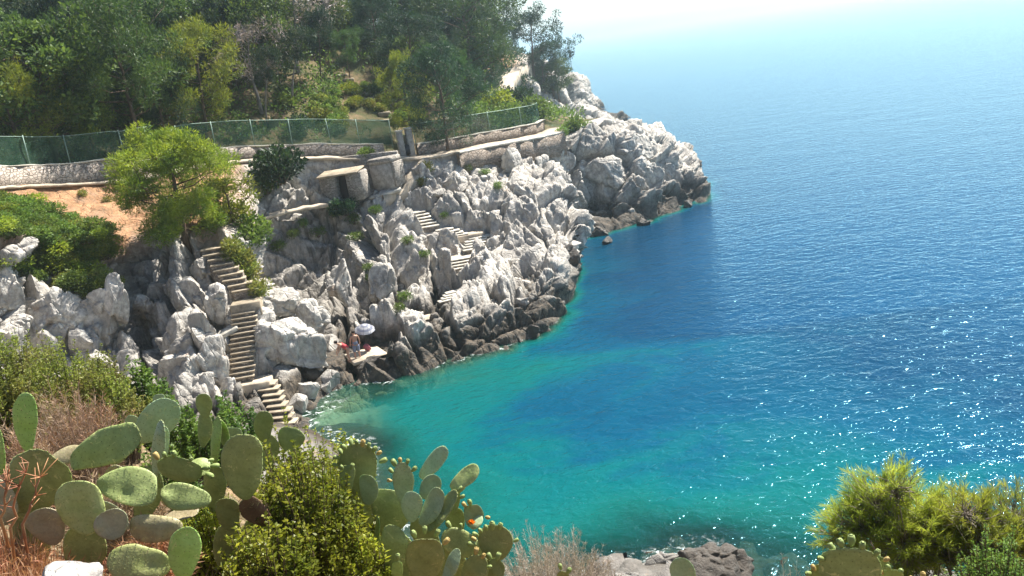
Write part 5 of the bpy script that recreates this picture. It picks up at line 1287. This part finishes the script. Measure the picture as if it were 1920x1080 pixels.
# ------------------------------------------------------------------ near plants: prickly pears
def pad_mesh(L, W_, T, rng, nu=14, nv=20, dots=True):
    """one cactus joint growing along +Z from the origin, faces towards +-Y"""
    V, F = [], []
    bend = rng.normal()*.08; cup = rng.normal()*.06; asym = rng.normal()*.05
    for i in range(nu+1):
        a = PI*i/nu; z = (1-math.cos(a))/2; r = max(math.sin(a), .0)**.85
        for j in range(nv):
            b = 2*PI*j/nv
            x = math.cos(b)*r*W_/2*(.70+.50*z-.12*z*z)+asym*W_*math.sin(PI*z)
            cy = math.sin(b); y = np.sign(cy)*abs(cy)**.75*r**.6*T/2*(1.15-.5*z)
            V.append([x, y+bend*L*z*z+cup*L*(x/(W_*.5+1e-6))**2*.5, z*L])
    for i in range(nu):
        for j in range(nv): F.append([i*nv+j, i*nv+(j+1) % nv, (i+1)*nv+(j+1) % nv, (i+1)*nv+j])
    V = np.array(V); V += (np.stack([vnoise(V*14+rng.uniform(0, 99), 3)]*3, 1))*.010*np.array([1, 1.2, 1])
    m = MB(); m.add(V, [np.array(F)]); nsk = len(F)
    if dots:
        P_, D_ = [], []
        for sd in (-1, 1):
            for i in range(2, nu, 1):
                for b in np.linspace(.16*PI, .84*PI, 6)+(i % 2)*.07*PI:
                    ii = i; jf = (b if sd > 0 else 2*PI-b)/(2*PI)*nv; j = int(jf) % nv; q = V[ii*nv+j]
                    P_.append(q); D_.append([0, sd*1.0, .25])
            for i in range(3, nu+1, 1): 
                for j in (0, nv//2): P_.append(V[min(i, nu)*nv+j]); D_.append([1 if j == 0 else -1, 0, .3])
        P_, D_ = np.array(P_), np.array(D_); r = .0026*np.ones(len(P_))*(L/.3)
        o_ = np.array([[1, 0, 0], [-1, 0, 0], [0, 1, 0], [0, -1, 0], [0, 0, 1], [0, 0, -1]])
        DV = (P_[:, None, :]+o_[None]*r[:, None, None]*np.array([1, 1.5, 1])).reshape(-1, 3)
        f0 = np.array([[0, 2, 4], [2, 1, 4], [1, 3, 4], [3, 0, 4], [2, 0, 5], [1, 2, 5], [3, 1, 5], [0, 3, 5]])
        DF = (np.arange(len(P_))[:, None, None]*6+f0[None]).reshape(-1, 3)
        m.add(DV, [DF])
    return m, nsk
def frame_of(a, view, yaw):
    a = a/np.linalg.norm(a); n = view-a*(view@a); n /= np.linalg.norm(n)
    w = np.cross(n, a)
    n2 = n*math.cos(yaw)+w*math.sin(yaw); w2 = np.cross(n2, a)*1.0
    return np.stack([w2, -np.cross(w2, a)*-1, a], 1)
def fruit_mesh(s=1.0):
    m = MB()
    zz = np.array([0, .12, .4, .75, .95, 1.0, .93]); rr_ = np.array([.35, .62, .95, 1.0, .8, .62, .1])
    m.tube(np.stack([0*zz, 0*zz, zz*.058*s], 1), rr_*.019*s, 8)
    return m
FRUITS = {}
prng = np.random.default_rng(404)
def pad(plant, ub, vb, ut, vt, wpx, Y, yaw=0.0, mat='pad', dY=0.0, fruits=(), thick=.019, label=None, fmat='fruit'):
    o0 = np.array(plant.location)
    b, t = P(ub, vb, Y), P(ut, vt, Y+dY); a = t-b; L = np.linalg.norm(a)
    W_ = wpx*np.linalg.norm((b+t)/2-O_)/FPX
    m, nsk = pad_mesh(L, W_, thick*min(1.2, max(.55, L/.3)), prng)
    R3 = frame_of(a, O_-(b+t)/2, yaw)
    o = m.build('pad', [M[mat], M['areole']], plant, True)
    mi = np.zeros(len(o.data.polygons), dtype=np.int32)
    # triangles (the areoles) come after the quads
    tot = np.zeros(len(mi), dtype=np.int32); o.data.polygons.foreach_get('loop_total', tot); mi[tot == 3] = 1
    o.data.polygons.foreach_set('material_index', mi); o.data.update()
    o.matrix_local = Matrix.Translation(Vector(b-o0))@Matrix(R3).to_4x4()
    if label: o['label'] = label
    for k, f in enumerate(fruits):      # f: angle from the tip, in degrees, round the rim
        an = R_(f); z = L*(.55+.45*math.cos(an)); hw = W_*.5*math.sin(an)*1.02
        s = prng.uniform(.6, 1.0); fm = fmat if prng.uniform() < .8 else 'fruitred'
        if fm not in FRUITS: fo = fruit_mesh().build('fruit', M[fm], o, True); FRUITS[fm] = fo.data
        else: fo = bpy.data.objects.new('fruit', FRUITS[fm]); COL.objects.link(fo); fo.parent = o
        dirv = Vector((math.sin(an)*.8, prng.normal()*.25, max(.25, math.cos(an))))
        fo.matrix_local = Matrix.Translation((hw, prng.normal()*.008, z-.008))@dirv.to_track_quat('Z', 'Y').to_matrix().to_4x4()@Matrix.Scale(s, 4)
    return o
def plant(u, v, Y, label):
    q = P(u, v, Y); zb = near_z(q[0], q[1]); e = empty('prickly_pear', (q[0], q[1], zb), 0, label, 'cactus'); return e
def stem_pads(e, lst, mat='padtan'):
    for s_ in lst: pad(e, *s_, mat=mat)
# the big clump on the near slope
A_ = plant(300, 1040, 4.6, 'large sprawling prickly pear with dark and bluish pads above the dry reddish grass')
for s_ in [
 (52, 846, 47, 738, 40, 5.0, .35, 'padlight'), (130, 870, 258, 812, 66, 4.7, .15, 'pad'), (40, 965, 95, 842, 100, 4.3, .1, 'pad'), (2, 890, -6, 795, 34, 4.4, .9, 'padlight'),
 (263, 832, 322, 752, 64, 5.2, -.3, 'padblue'), (252, 830, 250, 778, 30, 5.4, .4, 'padblue'), (298, 765, 298, 738, 22, 5.8, .2, 'padblue'), (386, 782, 384, 738, 30, 6.2, .3, 'pad'),
 (290, 895, 298, 792, 46, 4.9, 1.15, 'padblue'), (308, 860, 310, 800, 40, 5.0, 1.0, 'padblue'), (180, 908, 298, 926, 68, 4.3, .1, 'pad'), (395, 940, 302, 924, 50, 4.4, .05, 'pad'),
 (330, 905, 340, 858, 84, 4.6, .2, 'pad', 0, (-60, -20, 15, 35, 55)), (402, 875, 405, 782, 40, 4.9, 1.2, 'padlight'), (428, 846, 411, 784, 42, 4.95, 1.15, 'padlight'), (436, 836, 438, 798, 34, 5.2, .3, 'padblue'),
 (462, 938, 457, 814, 76, 4.4, .05, 'pad'), (494, 830, 497, 772, 38, 5.2, .3, 'pad'), (541, 846, 546, 803, 50, 5.3, .1, 'pad'), (505, 985, 455, 932, 44, 4.5, .3, 'padbrown'), (432, 995, 425, 930, 44, 4.5, .2, 'pad'),
 (170, 1000, 132, 905, 76, 4.1, .2, 'padyellow'), (345, 985, 238, 990, 54, 4.2, .25, 'padtan'), (322, 1062, 200, 1052, 66, 3.9, .15, 'padyellow'), (345, 1090, 349, 990, 56, 3.8, .05, 'padlight'),
 (240, 992, 188, 940, 40, 4.2, .75, 'padgrey'), (88, 868, 150, 842, 34, 4.9, .5, 'padtan'), (300, 975, 368, 950, 34, 4.4, .9, 'padtan'), (225, 1010, 190, 960, 60, 4.05, .3, 'padgrey'),
 (245, 905, 200, 880, 40, 4.6, .5, 'padtan'), (352, 870, 395, 880, 36, 4.7, .4, 'pad', 0, (-30, 20, 50)), (205, 870, 238, 842, 30, 4.9, .6, 'padyellow'), (15, 985, -25, 905, 60, 4.2, .3, 'padtan'), (110, 1020, 60, 960, 60, 4.1, .5, 'padtan')]:
    kw = dict(zip(('mat', 'dY', 'fruits'), s_[7:])); pad(A_, *s_[:7], **kw)
stem_pads(A_, [(300, 1085, 290, 1000, 60, 4.5, .3), (420, 1070, 432, 985, 50, 4.6, .2), (150, 1085, 160, 985, 70, 4.2, .2), (60, 1080, 50, 950, 60, 4.35, .4), (470, 1060, 480, 970, 46, 4.6, .4), (260, 980, 280, 880, 50, 4.9, .4), (400, 960, 402, 870, 46, 5.0, .5), (500, 880, 510, 820, 40, 5.3, .5), (380, 840, 384, 775, 30, 6.2, .5)], 'pad')
B_ = plant(800, 1080, 4.9, 'prickly pear crowded with fruit at the edge of the slope above the turquoise water')
rim = (-75, -58, -42, -27, -12, 3, 18, 33, 48, 63, 78)
for s_ in [
 (675, 930, 671, 833, 74, 5.1, .1, 'pad', 0, rim), (650, 925, 652, 876, 32, 5.0, .2, 'pad', 0, (-20, 30)), (688, 945, 693, 888, 42, 5.0, .45, 'padblue'), (760, 950, 755, 866, 42, 4.9, .25, 'padblue', 0, (-50, -20, 10, 35, 60, 85)),
 (785, 900, 838, 838, 36, 5.0, .45, 'padblue'), (843, 916, 901, 881, 34, 4.7, .35, 'padyellow'), (790, 935, 822, 894, 42, 4.85, .3, 'padblue'), (772, 978, 772, 922, 42, 4.7, .2, 'padblue'), (788, 985, 830, 916, 40, 4.7, .35, 'padblue'),
 (802, 996, 864, 926, 40, 4.65, .8, 'pad', 0, (-20, 15, 45)), (728, 1010, 722, 925, 74, 5.0, .1, 'pad'), (706, 1030, 705, 970, 40, 4.8, 1.35, 'padlight'), (880, 985, 898, 950, 42, 4.8, .2, 'padblue', 0, (-60, 40, 70)), (880, 990, 905, 972, 26, 4.75, .7, 'padblue'),
 (932, 1055, 924, 990, 66, 4.6, .1, 'pad', 0, (-20, 0, 18, 36, 54, 72, 88, -85)), (905, 1038, 828, 1002, 48, 4.7, .1, 'pad', 0, (-70, -40)), (735, 1082, 737, 992, 50, 4.6, .1, 'pad'), (796, 1095, 800, 1000, 74, 4.5, .05, 'pad', 0, (-50, -25, 5, 30)),
 (832, 1090, 856, 1034, 34, 4.3, .7, 'padblue'), (870, 1100, 905, 1045, 50, 4.5, .2, 'pad', 0, (-40, 0, 30)), (915, 1095, 940, 1052, 40, 4.5, .3, 'pad', 0, (20, 60)), (850, 960, 862, 905, 30, 4.9, .9, 'pad', 0, (-40, -10, 20, 55)), (745, 1092, 745, 1050, 24, 4.3, .3, 'padlight', 0, (0,)),
 (860, 1000, 850, 950, 40, 4.9, .3, 'pad'), (690, 990, 670, 925, 50, 5.15, .2, 'pad'), (820, 1030, 780, 970, 50, 4.9, .3, 'pad')]:
    kw = dict(zip(('mat', 'dY', 'fruits'), s_[7:])); pad(B_, *s_[:7], **kw)
stem_pads(B_, [(760, 1110, 740, 1000, 60, 5.0, .3), (860, 1120, 840, 1020, 60, 4.8, .4), (920, 1130, 925, 1045, 50, 4.7, .5), (690, 1060, 690, 960, 50, 5.2, .3), (820, 1120, 810, 1030, 50, 5.0, .2)], 'pad')
fl = P(884, 981, 4.72); b = MB()
rsf = np.random.default_rng(3); dd = rsf.normal(size=(26, 3)); dd[:, 2] = abs(dd[:, 2])+.3; dd /= np.linalg.norm(dd, axis=1)[:, None]
b.leaves(np.zeros((26, 3)), dd, .028, .018, rsf); o = b.build('flower', M['flower'], B_); o.location = Vector(fl)-B_.location
Cc = plant(1610, 1085, 3.7, 'prickly pear with orange tipped fruit below the feathery pine bough')
for s_ in [(1605, 1150, 1604, 1024, 104, 3.6, .05, 'pad', 0, (-52, -33, -10, 6, 22, 40, 62)), (1555, 1110, 1533, 1062, 34, 3.75, .3, 'pad', 0, (-50, -20, 15, 50)), (1560, 1100, 1572, 1040, 44, 3.9, .3, 'pad', 0, (-45, -15, 20)), (1690, 1120, 1672, 1068, 44, 3.8, .3, 'pad', 0, (-30, 10, 45)), (1735, 1125, 1728, 1085, 44, 3.9, .2, 'pad', 0, (-40, -5, 30)), (1645, 1120, 1655, 1050, 40, 3.95, .4, 'pad', 0, (20, 55))]:
    kw = dict(zip(('mat', 'dY', 'fruits'), s_[7:])); pad(Cc, *s_[:7], fmat='fruitred' if False else 'fruit', **kw)
stem_pads(Cc, [(1610, 1230, 1606, 1120, 70, 3.65, .2), (1560, 1200, 1556, 1090, 50, 3.8, .3), (1710, 1210, 1700, 1100, 60, 3.9, .3)], 'pad')
Dd = plant(1279, 1100, 4.4, 'single round grey green cactus pad poking up by the dark brown boulder')
pad(Dd, 1278, 1105, 1279, 1048, 46, 4.4, .1, 'padblue'); pad(Dd, 1285, 1190, 1280, 1095, 50, 4.45, .3, 'padbrown'); pad(Dd, 1056, 1120, 1056, 1068, 30, 4.45, .4, 'pad', 0, (-30, 20)); pad(Dd, 1282, 1260, 1284, 1170, 56, 4.5, .2, 'padbrown')

# ------------------------------------------------------------------ near bushes
def shoots_bush(name, u, v, Y, wpx, vtop, n, per, ln, wd, leaf, label, seed, cat='bush', dpx=None, stem='bark', spread=.5, stiff=.35, lw=.006, group=None, ang=.8, arch=0.0):
    """a bush of upright shoots, each lined with leaves"""
    rng = np.random.default_rng(seed)
    q = P(u, v, Y); zb = near_z(q[0], q[1])
    e = empty(name, (q[0], q[1], zb), 0, label, cat, group)
    top = P(u, vtop, Y)[2]-zb; w = wpx*Y/FPX*1.12; dep = (dpx or wpx*.8)*Y/FPX
    T, K = MB(), MB(); pos, dr, L = [], [], []
    for k in range(n):
        a = rng.uniform(0, 2*PI); r = math.sqrt(rng.uniform())
        g = np.array([math.cos(a)*r*w*.5, math.sin(a)*r*dep*.5, 0])
        hh = top*(1-.45*r**2)*rng.uniform(.72, 1.05)*(1 if rng.uniform() > .12 else 1.08)
        b0 = g*.45*np.array([1, 1, 0]); tip = g*(1+spread*.15)+np.array([0, 0, hh])+np.array([rng.normal()*.05*w, rng.normal()*.05*w, 0])
        mid = b0*.55+g*.45+np.array([0, 0, hh*.5]); tip[2] -= arch*r*hh
        t = np.linspace(0, 1, 7)[:, None]; C_ = (1-t)**2*b0+2*t*(1-t)*mid+t*t*tip
        T.tube(C_, np.linspace(lw, lw*.3, 7), 4, False)
        s_ = 1-rng.uniform(0, 1, per)**1.5*.75
        p_ = np.stack([np.interp(s_, t[:, 0], C_[:, i]) for i in range(3)], 1)
        ax = tip-mid; ax /= np.linalg.norm(ax)+1e-9
        d = rng.normal(size=(per, 3)); d -= (d@ax)[:, None]*ax; d /= np.linalg.norm(d, axis=1)[:, None]
        pos.append(p_); dr.append(d*ang+ax*stiff*rng.uniform(.6, 1.6, (per, 1))); L.append(rng.uniform(.6, 1.25, per)*(1-.4*(s_ > .93)))
    K.leaves(np.concatenate(pos), np.concatenate(dr), ln*np.concatenate(L), wd, rng, .06)
    T.build('stem', M[stem], e); K.build('foliage', M[leaf], e)
    return e
shoots_bush('mastic_bush', 585, 1060, 4.7, 230, 845, 260, 62, .045, .017, 'mastic', 'yellow green leafy bush between the two big prickly pears', 1, dpx=260)
shoots_bush('mastic_bush', 690, 1080, 4.5, 110, 1000, 70, 50, .045, .017, 'mastic', 'low end of leafy bush at the foot of the fruiting prickly pear', 2)
shoots_bush('mastic_bush', 500, 1090, 4.1, 190, 975, 120, 50, .042, .016, 'mastic', 'low shaded leafy bush under the big oval cactus pad', 3)
shoots_bush('mastic_bush', 600, 880, 7.5, 170, 800, 150, 56, .05, .02, 'mastic', 'leafy bush behind the round cactus pads at the slope edge', 4)
shoots_bush('green_bush', 440, 850, 17, 120, 738, 110, 60, .11, .05, 'greenbush', 'dark green bush with pale flecks below the stone stairs', 5)
shoots_bush('green_bush', 285, 800, 14.5, 100, 668, 110, 60, .09, .04, 'greenbush', 'dark green bush in front of the dark cleft', 6)
shoots_bush('green_bush', 350, 840, 11, 110, 742, 100, 60, .075, .034, 'greenbush', 'dark green bush behind the bluish cactus pads', 7)
shoots_bush('green_bush', 540, 870, 12, 120, 790, 90, 56, .08, .035, 'mastic', 'yellowish bush beneath the lowest flight of stairs', 8)
shoots_bush('green_bush', 650, 870, 11, 90, 812, 80, 50, .07, .03, 'mastic', 'small yellowish bush behind the fruit covered pad', 18)
for i, (u, v, Y, w_, vt, lab) in enumerate([(20, 720, 12.5, 150, 612, 'yellow green scrub bush at the far end of the near slope'), (115, 735, 12.0, 150, 630, 'wide yellow green scrub bush under the white rock face'), (205, 770, 12.0, 120, 672, 'scrub bush with reddish tips next to the dark cleft'), (20, 790, 9.0, 130, 690, 'yellowish scrub behind the upright light pad'), (90, 800, 10.0, 110, 690, 'yellowish scrub behind the brown twiggy bush'), (180, 760, 13.5, 150, 655, 'yellow green scrub on the crest of the near slope')]):
    shoots_bush('scrub_bush', u, v, Y, w_, vt, 170, 60, .055, .022, 'scrub', lab, 20+i)
shoots_bush('dry_bush', 150, 850, 8.0, 190, 712, 230, 36, .10, .005, 'dry', 'brown twiggy dry bush behind the upright light pad', 31, stem='twig', lw=.005, ang=.9, stiff=.7)
shoots_bush('dry_bush', 60, 880, 6.5, 130, 770, 120, 36, .09, .005, 'dry', 'smaller brown dry bush behind the dark oval pads', 32, stem='twig', lw=.004, ang=.9, stiff=.7)
shoots_bush('dry_bush', 1030, 1110, 7.2, 250, 985, 330, 46, .075, .004, 'greydry', 'greyish pink dry twiggy bush above the turquoise water', 33, stem='palewood', lw=.004, ang=.8, stiff=.8, dpx=180)
shoots_bush('dry_bush', 1130, 1110, 7.6, 120, 1045, 110, 40, .07, .004, 'greydry', 'low end of dry twigs beside the small pale rock', 34, stem='palewood', lw=.004, ang=.8, stiff=.8)
shoots_bush('dry_bush', 1480, 1100, 6.5, 150, 1045, 60, 26, .07, .004, 'greydry', 'sparse dry twigs beside the orange tipped cactus', 35, stem='palewood', lw=.003, ang=.7, stiff=.9)
shoots_bush('green_bush', 1860, 1120, 4.6, 190, 1000, 170, 60, .032, .011, 'greenbush', 'dark fine leaved bush under the feathery pine bough', 36)
shoots_bush('mastic_bush', 395, 1015, 5.0, 130, 915, 90, 50, .042, .016, 'mastic', 'leafy sprigs filling the space between the oval pads', 41)
shoots_bush('green_bush', 310, 950, 5.9, 180, 838, 120, 56, .05, .02, 'greenbush', 'green bush among the bluish cactus pads', 42)
shoots_bush('dry_bush', 215, 1000, 5.0, 200, 890, 160, 36, .08, .005, 'dry', 'dry brown twigs tangled between the tan cactus pads', 43, stem='twig', lw=.004, ang=.9, stiff=.6)
shoots_bush('dry_bush', 285, 1090, 4.2, 160, 1000, 110, 36, .07, .005, 'rust', 'rusty dry twigs around the bright spotted pad', 44, stem='twig', lw=.004, ang=.9, stiff=.6)
# feathery young pine
def bough(u, v, Y, label, blobs, n, seed):
    rng = np.random.default_rng(seed)
    q = P(u, v, Y); zb = near_z(q[0], q[1]); o0 = np.array([q[0], q[1], zb])
    e = empty('young_pine', o0, 0, label, 'tree')
    T, K = MB(), MB(); pos, dr = [], []
    area = sum(b[2]*b[3] for b in blobs)
    for (cu, cv, ru, rv) in blobs:
        c0 = P(cu, cv, Y)-o0; px = Y/FPX
        for g in range(5):           # limbs into this part of the crown
            tip = c0+rng.normal(size=3)*np.array([ru*px*.45, .18, rv*px*.4]); mid = tip*.55+np.array([0, 0, -.12])+rng.normal(size=3)*.06
            t = np.linspace(0, 1, 9)[:, None]; C_ = 2*t*(1-t)*mid+t*t*tip
            T.tube(C_, np.linspace(.014, .004, 9), 6, False)
        for k in range(int(n*ru*rv/area)):
            d0 = rng.normal(size=3); d0 /= np.linalg.norm(d0); rr = rng.uniform()**.4
            b0 = c0+d0*rr*np.array([ru*px, min(.40, ru*px), rv*px])
            d = d0*.85+rng.normal(size=3)*.4+np.array([-.15, 0, .5]); d /= np.linalg.norm(d)
            l_ = rng.uniform(.07, .19)
            e2 = b0+d*l_; b1 = b0-d*.12-d0*.10
            T.tube([b1, b0, e2], [.004, .003, .0015], 4, False)
            m = 46; ss = rng.uniform(0, 1, m)[:, None]; p_ = b0*(1-ss)+e2*ss
            dn = rng.normal(size=(m, 3)); dn -= (dn@d)[:, None]*d; dn /= np.linalg.norm(dn, axis=1)[:, None]
            pos.append(p_); dr.append(dn*.5+d*rng.uniform(.5, 1.1, (m, 1)))
    K.leaves(np.concatenate(pos), np.concatenate(dr), rng.uniform(.05, .085, sum(len(x) for x in pos)), .0034, rng, .05)
    T.build('trunk', M['greybark'], e, True); K.build('crown', M['needle'], e)
    return e
bough(1760, 1100, 5.3, 'feathery yellow green young pine leaning over the deep blue water', [(1690, 995, 95, 62), (1610, 985, 52, 44), (1678, 915, 30, 40), (1640, 945, 42, 42), (1740, 975, 60, 46), (1568, 1005, 26, 20), (1720, 1050, 70, 30)], 700, 51)
bough(1880, 1110, 5.1, 'second feathery young pine, broader and lower, beside the first', [(1850, 1010, 95, 58), (1810, 965, 46, 34), (1900, 975, 60, 38), (1930, 1025, 60, 55), (1780, 1030, 50, 40), (1860, 1070, 80, 30)], 600, 52)
# dry reddish grass and stalks in the corner: uncountable
rng = np.random.default_rng(9)
K = MB(); n = 3600
uu = rng.uniform(-60, 300, n)*1.0; uu = np.where(rng.uniform(size=n) < .5, np.abs(rng.normal(size=n))*90-40, uu); Ys = rng.uniform(2.6, 4.4, n)
pp = np.array([P(a, 1000, y) for a, y in zip(uu, Ys)]); zz = rbf_eval(pp[:, :2], NG[:, :2], nw); pp[:, 2] = zz-.02
d = rng.normal(size=(n, 3))*.38; d[:, 2] = 1; d[:, 0] += .15
Ln = rng.uniform(.10, .34, n)*np.clip(1.15-uu/330, .35, 1.1)
K.leaves(pp, d, Ln, .0045, rng, .08)
tips = pp+d/np.linalg.norm(d, axis=1)[:, None]*Ln[:, None]*.75
d2 = d[:, :]*.6+rng.normal(size=(n, 3))*.5
K.leaves(tips[::2], d2[::2], .07, .006, rng, .1); K.leaves(tips[1::3]-.03, d2[1::3], .05, .008, rng, .1)
o = K.build('dry_grass', M['rust']); tag(o, kind='stuff')
for i, (u, v, Y, ut, vt) in enumerate([(15, 1010, 3.6, 50, 868), (40, 1000, 3.5, 75, 900), (5, 990, 3.5, 15, 890)]):
    e = empty('dry_stalk', P(u, v, Y), 0, ['tall red brown dried stalk reaching over the dark oval pad', 'second red brown stalk with short twigs beside the tallest one', 'shortest red brown stalk at the very corner'][i], 'stalk')
    a, b_ = P(u, v, Y)*0, P(ut, vt, Y)-P(u, v, Y); b = MB()
    t = np.linspace(0, 1, 8)[:, None]; C_ = a*(1-t)+b_*t+np.random.default_rng(i).normal(size=(8, 3))*.008; C_[0] = [0, 0, -.1]
    b.tube(C_, np.linspace(.008, .003, 8), 5); b.build('stem', M['rust'], e)
    b = MB(); r2_ = np.random.default_rng(i+5)
    for k in range(14):
        q = C_[r2_.integers(2, 8)]; dv = r2_.normal(size=3)*[1, 1, .4]+[0, 0, .8]; dv /= np.linalg.norm(dv); b.tube([q, q+dv*r2_.uniform(.04, .12)], [.003, .0015], 4)
    b.build('twig', M['rust'], e)
# ground litter on the near slope: dry straw and small herbs
K = MB(); n = 16000
q = np.stack([rng.uniform(-9, 6, n), rng.uniform(2.2, 17, n)], 1); q = q[(q[:, 0] < 1.5+q[:, 1]*.25)]
zz = rbf_eval(q, NG[:, :2], nw); pp = np.concatenate([q, zz[:, None]], 1); d = rng.normal(size=pp.shape)*.6; d[:, 2] = abs(d[:, 2])+.35
K.leaves(pp, d, rng.uniform(.06, .26, len(pp)), .007, rng, .1); o = K.build('dry_straw_grass', M['dry']); tag(o, kind='stuff')
K = MB(); n = 900; q = np.stack([rng.uniform(-16, 1, n), rng.uniform(6, 34, n)], 1); zz = rbf_eval(q, NG[:, :2], nw)
clump_cloud(K, np.concatenate([q, zz[:, None]+.05], 1), rng.uniform(.15, .38, n), 420, .075, .032, rng, .7, .7, .4); o = K.build('low_ground_vegetation', M['scrub']); tag(o, kind='stuff')

# ------------------------------------------------------------------ air
b = MB(); b.box((0, 7000, 14.5), 30000, 30000, 70.0)
hz = NT('haze_air'); pv = hz.n('VolumePrincipled', ins={'Color': (.80, .95, 1.0, 1), 'Density': HAZE, 'Anisotropy': .8})
hz.l(pv.outputs[0], hz.out.inputs['Volume'])
o = b.build('haze', hz.m); tag(o, kind='stuff')
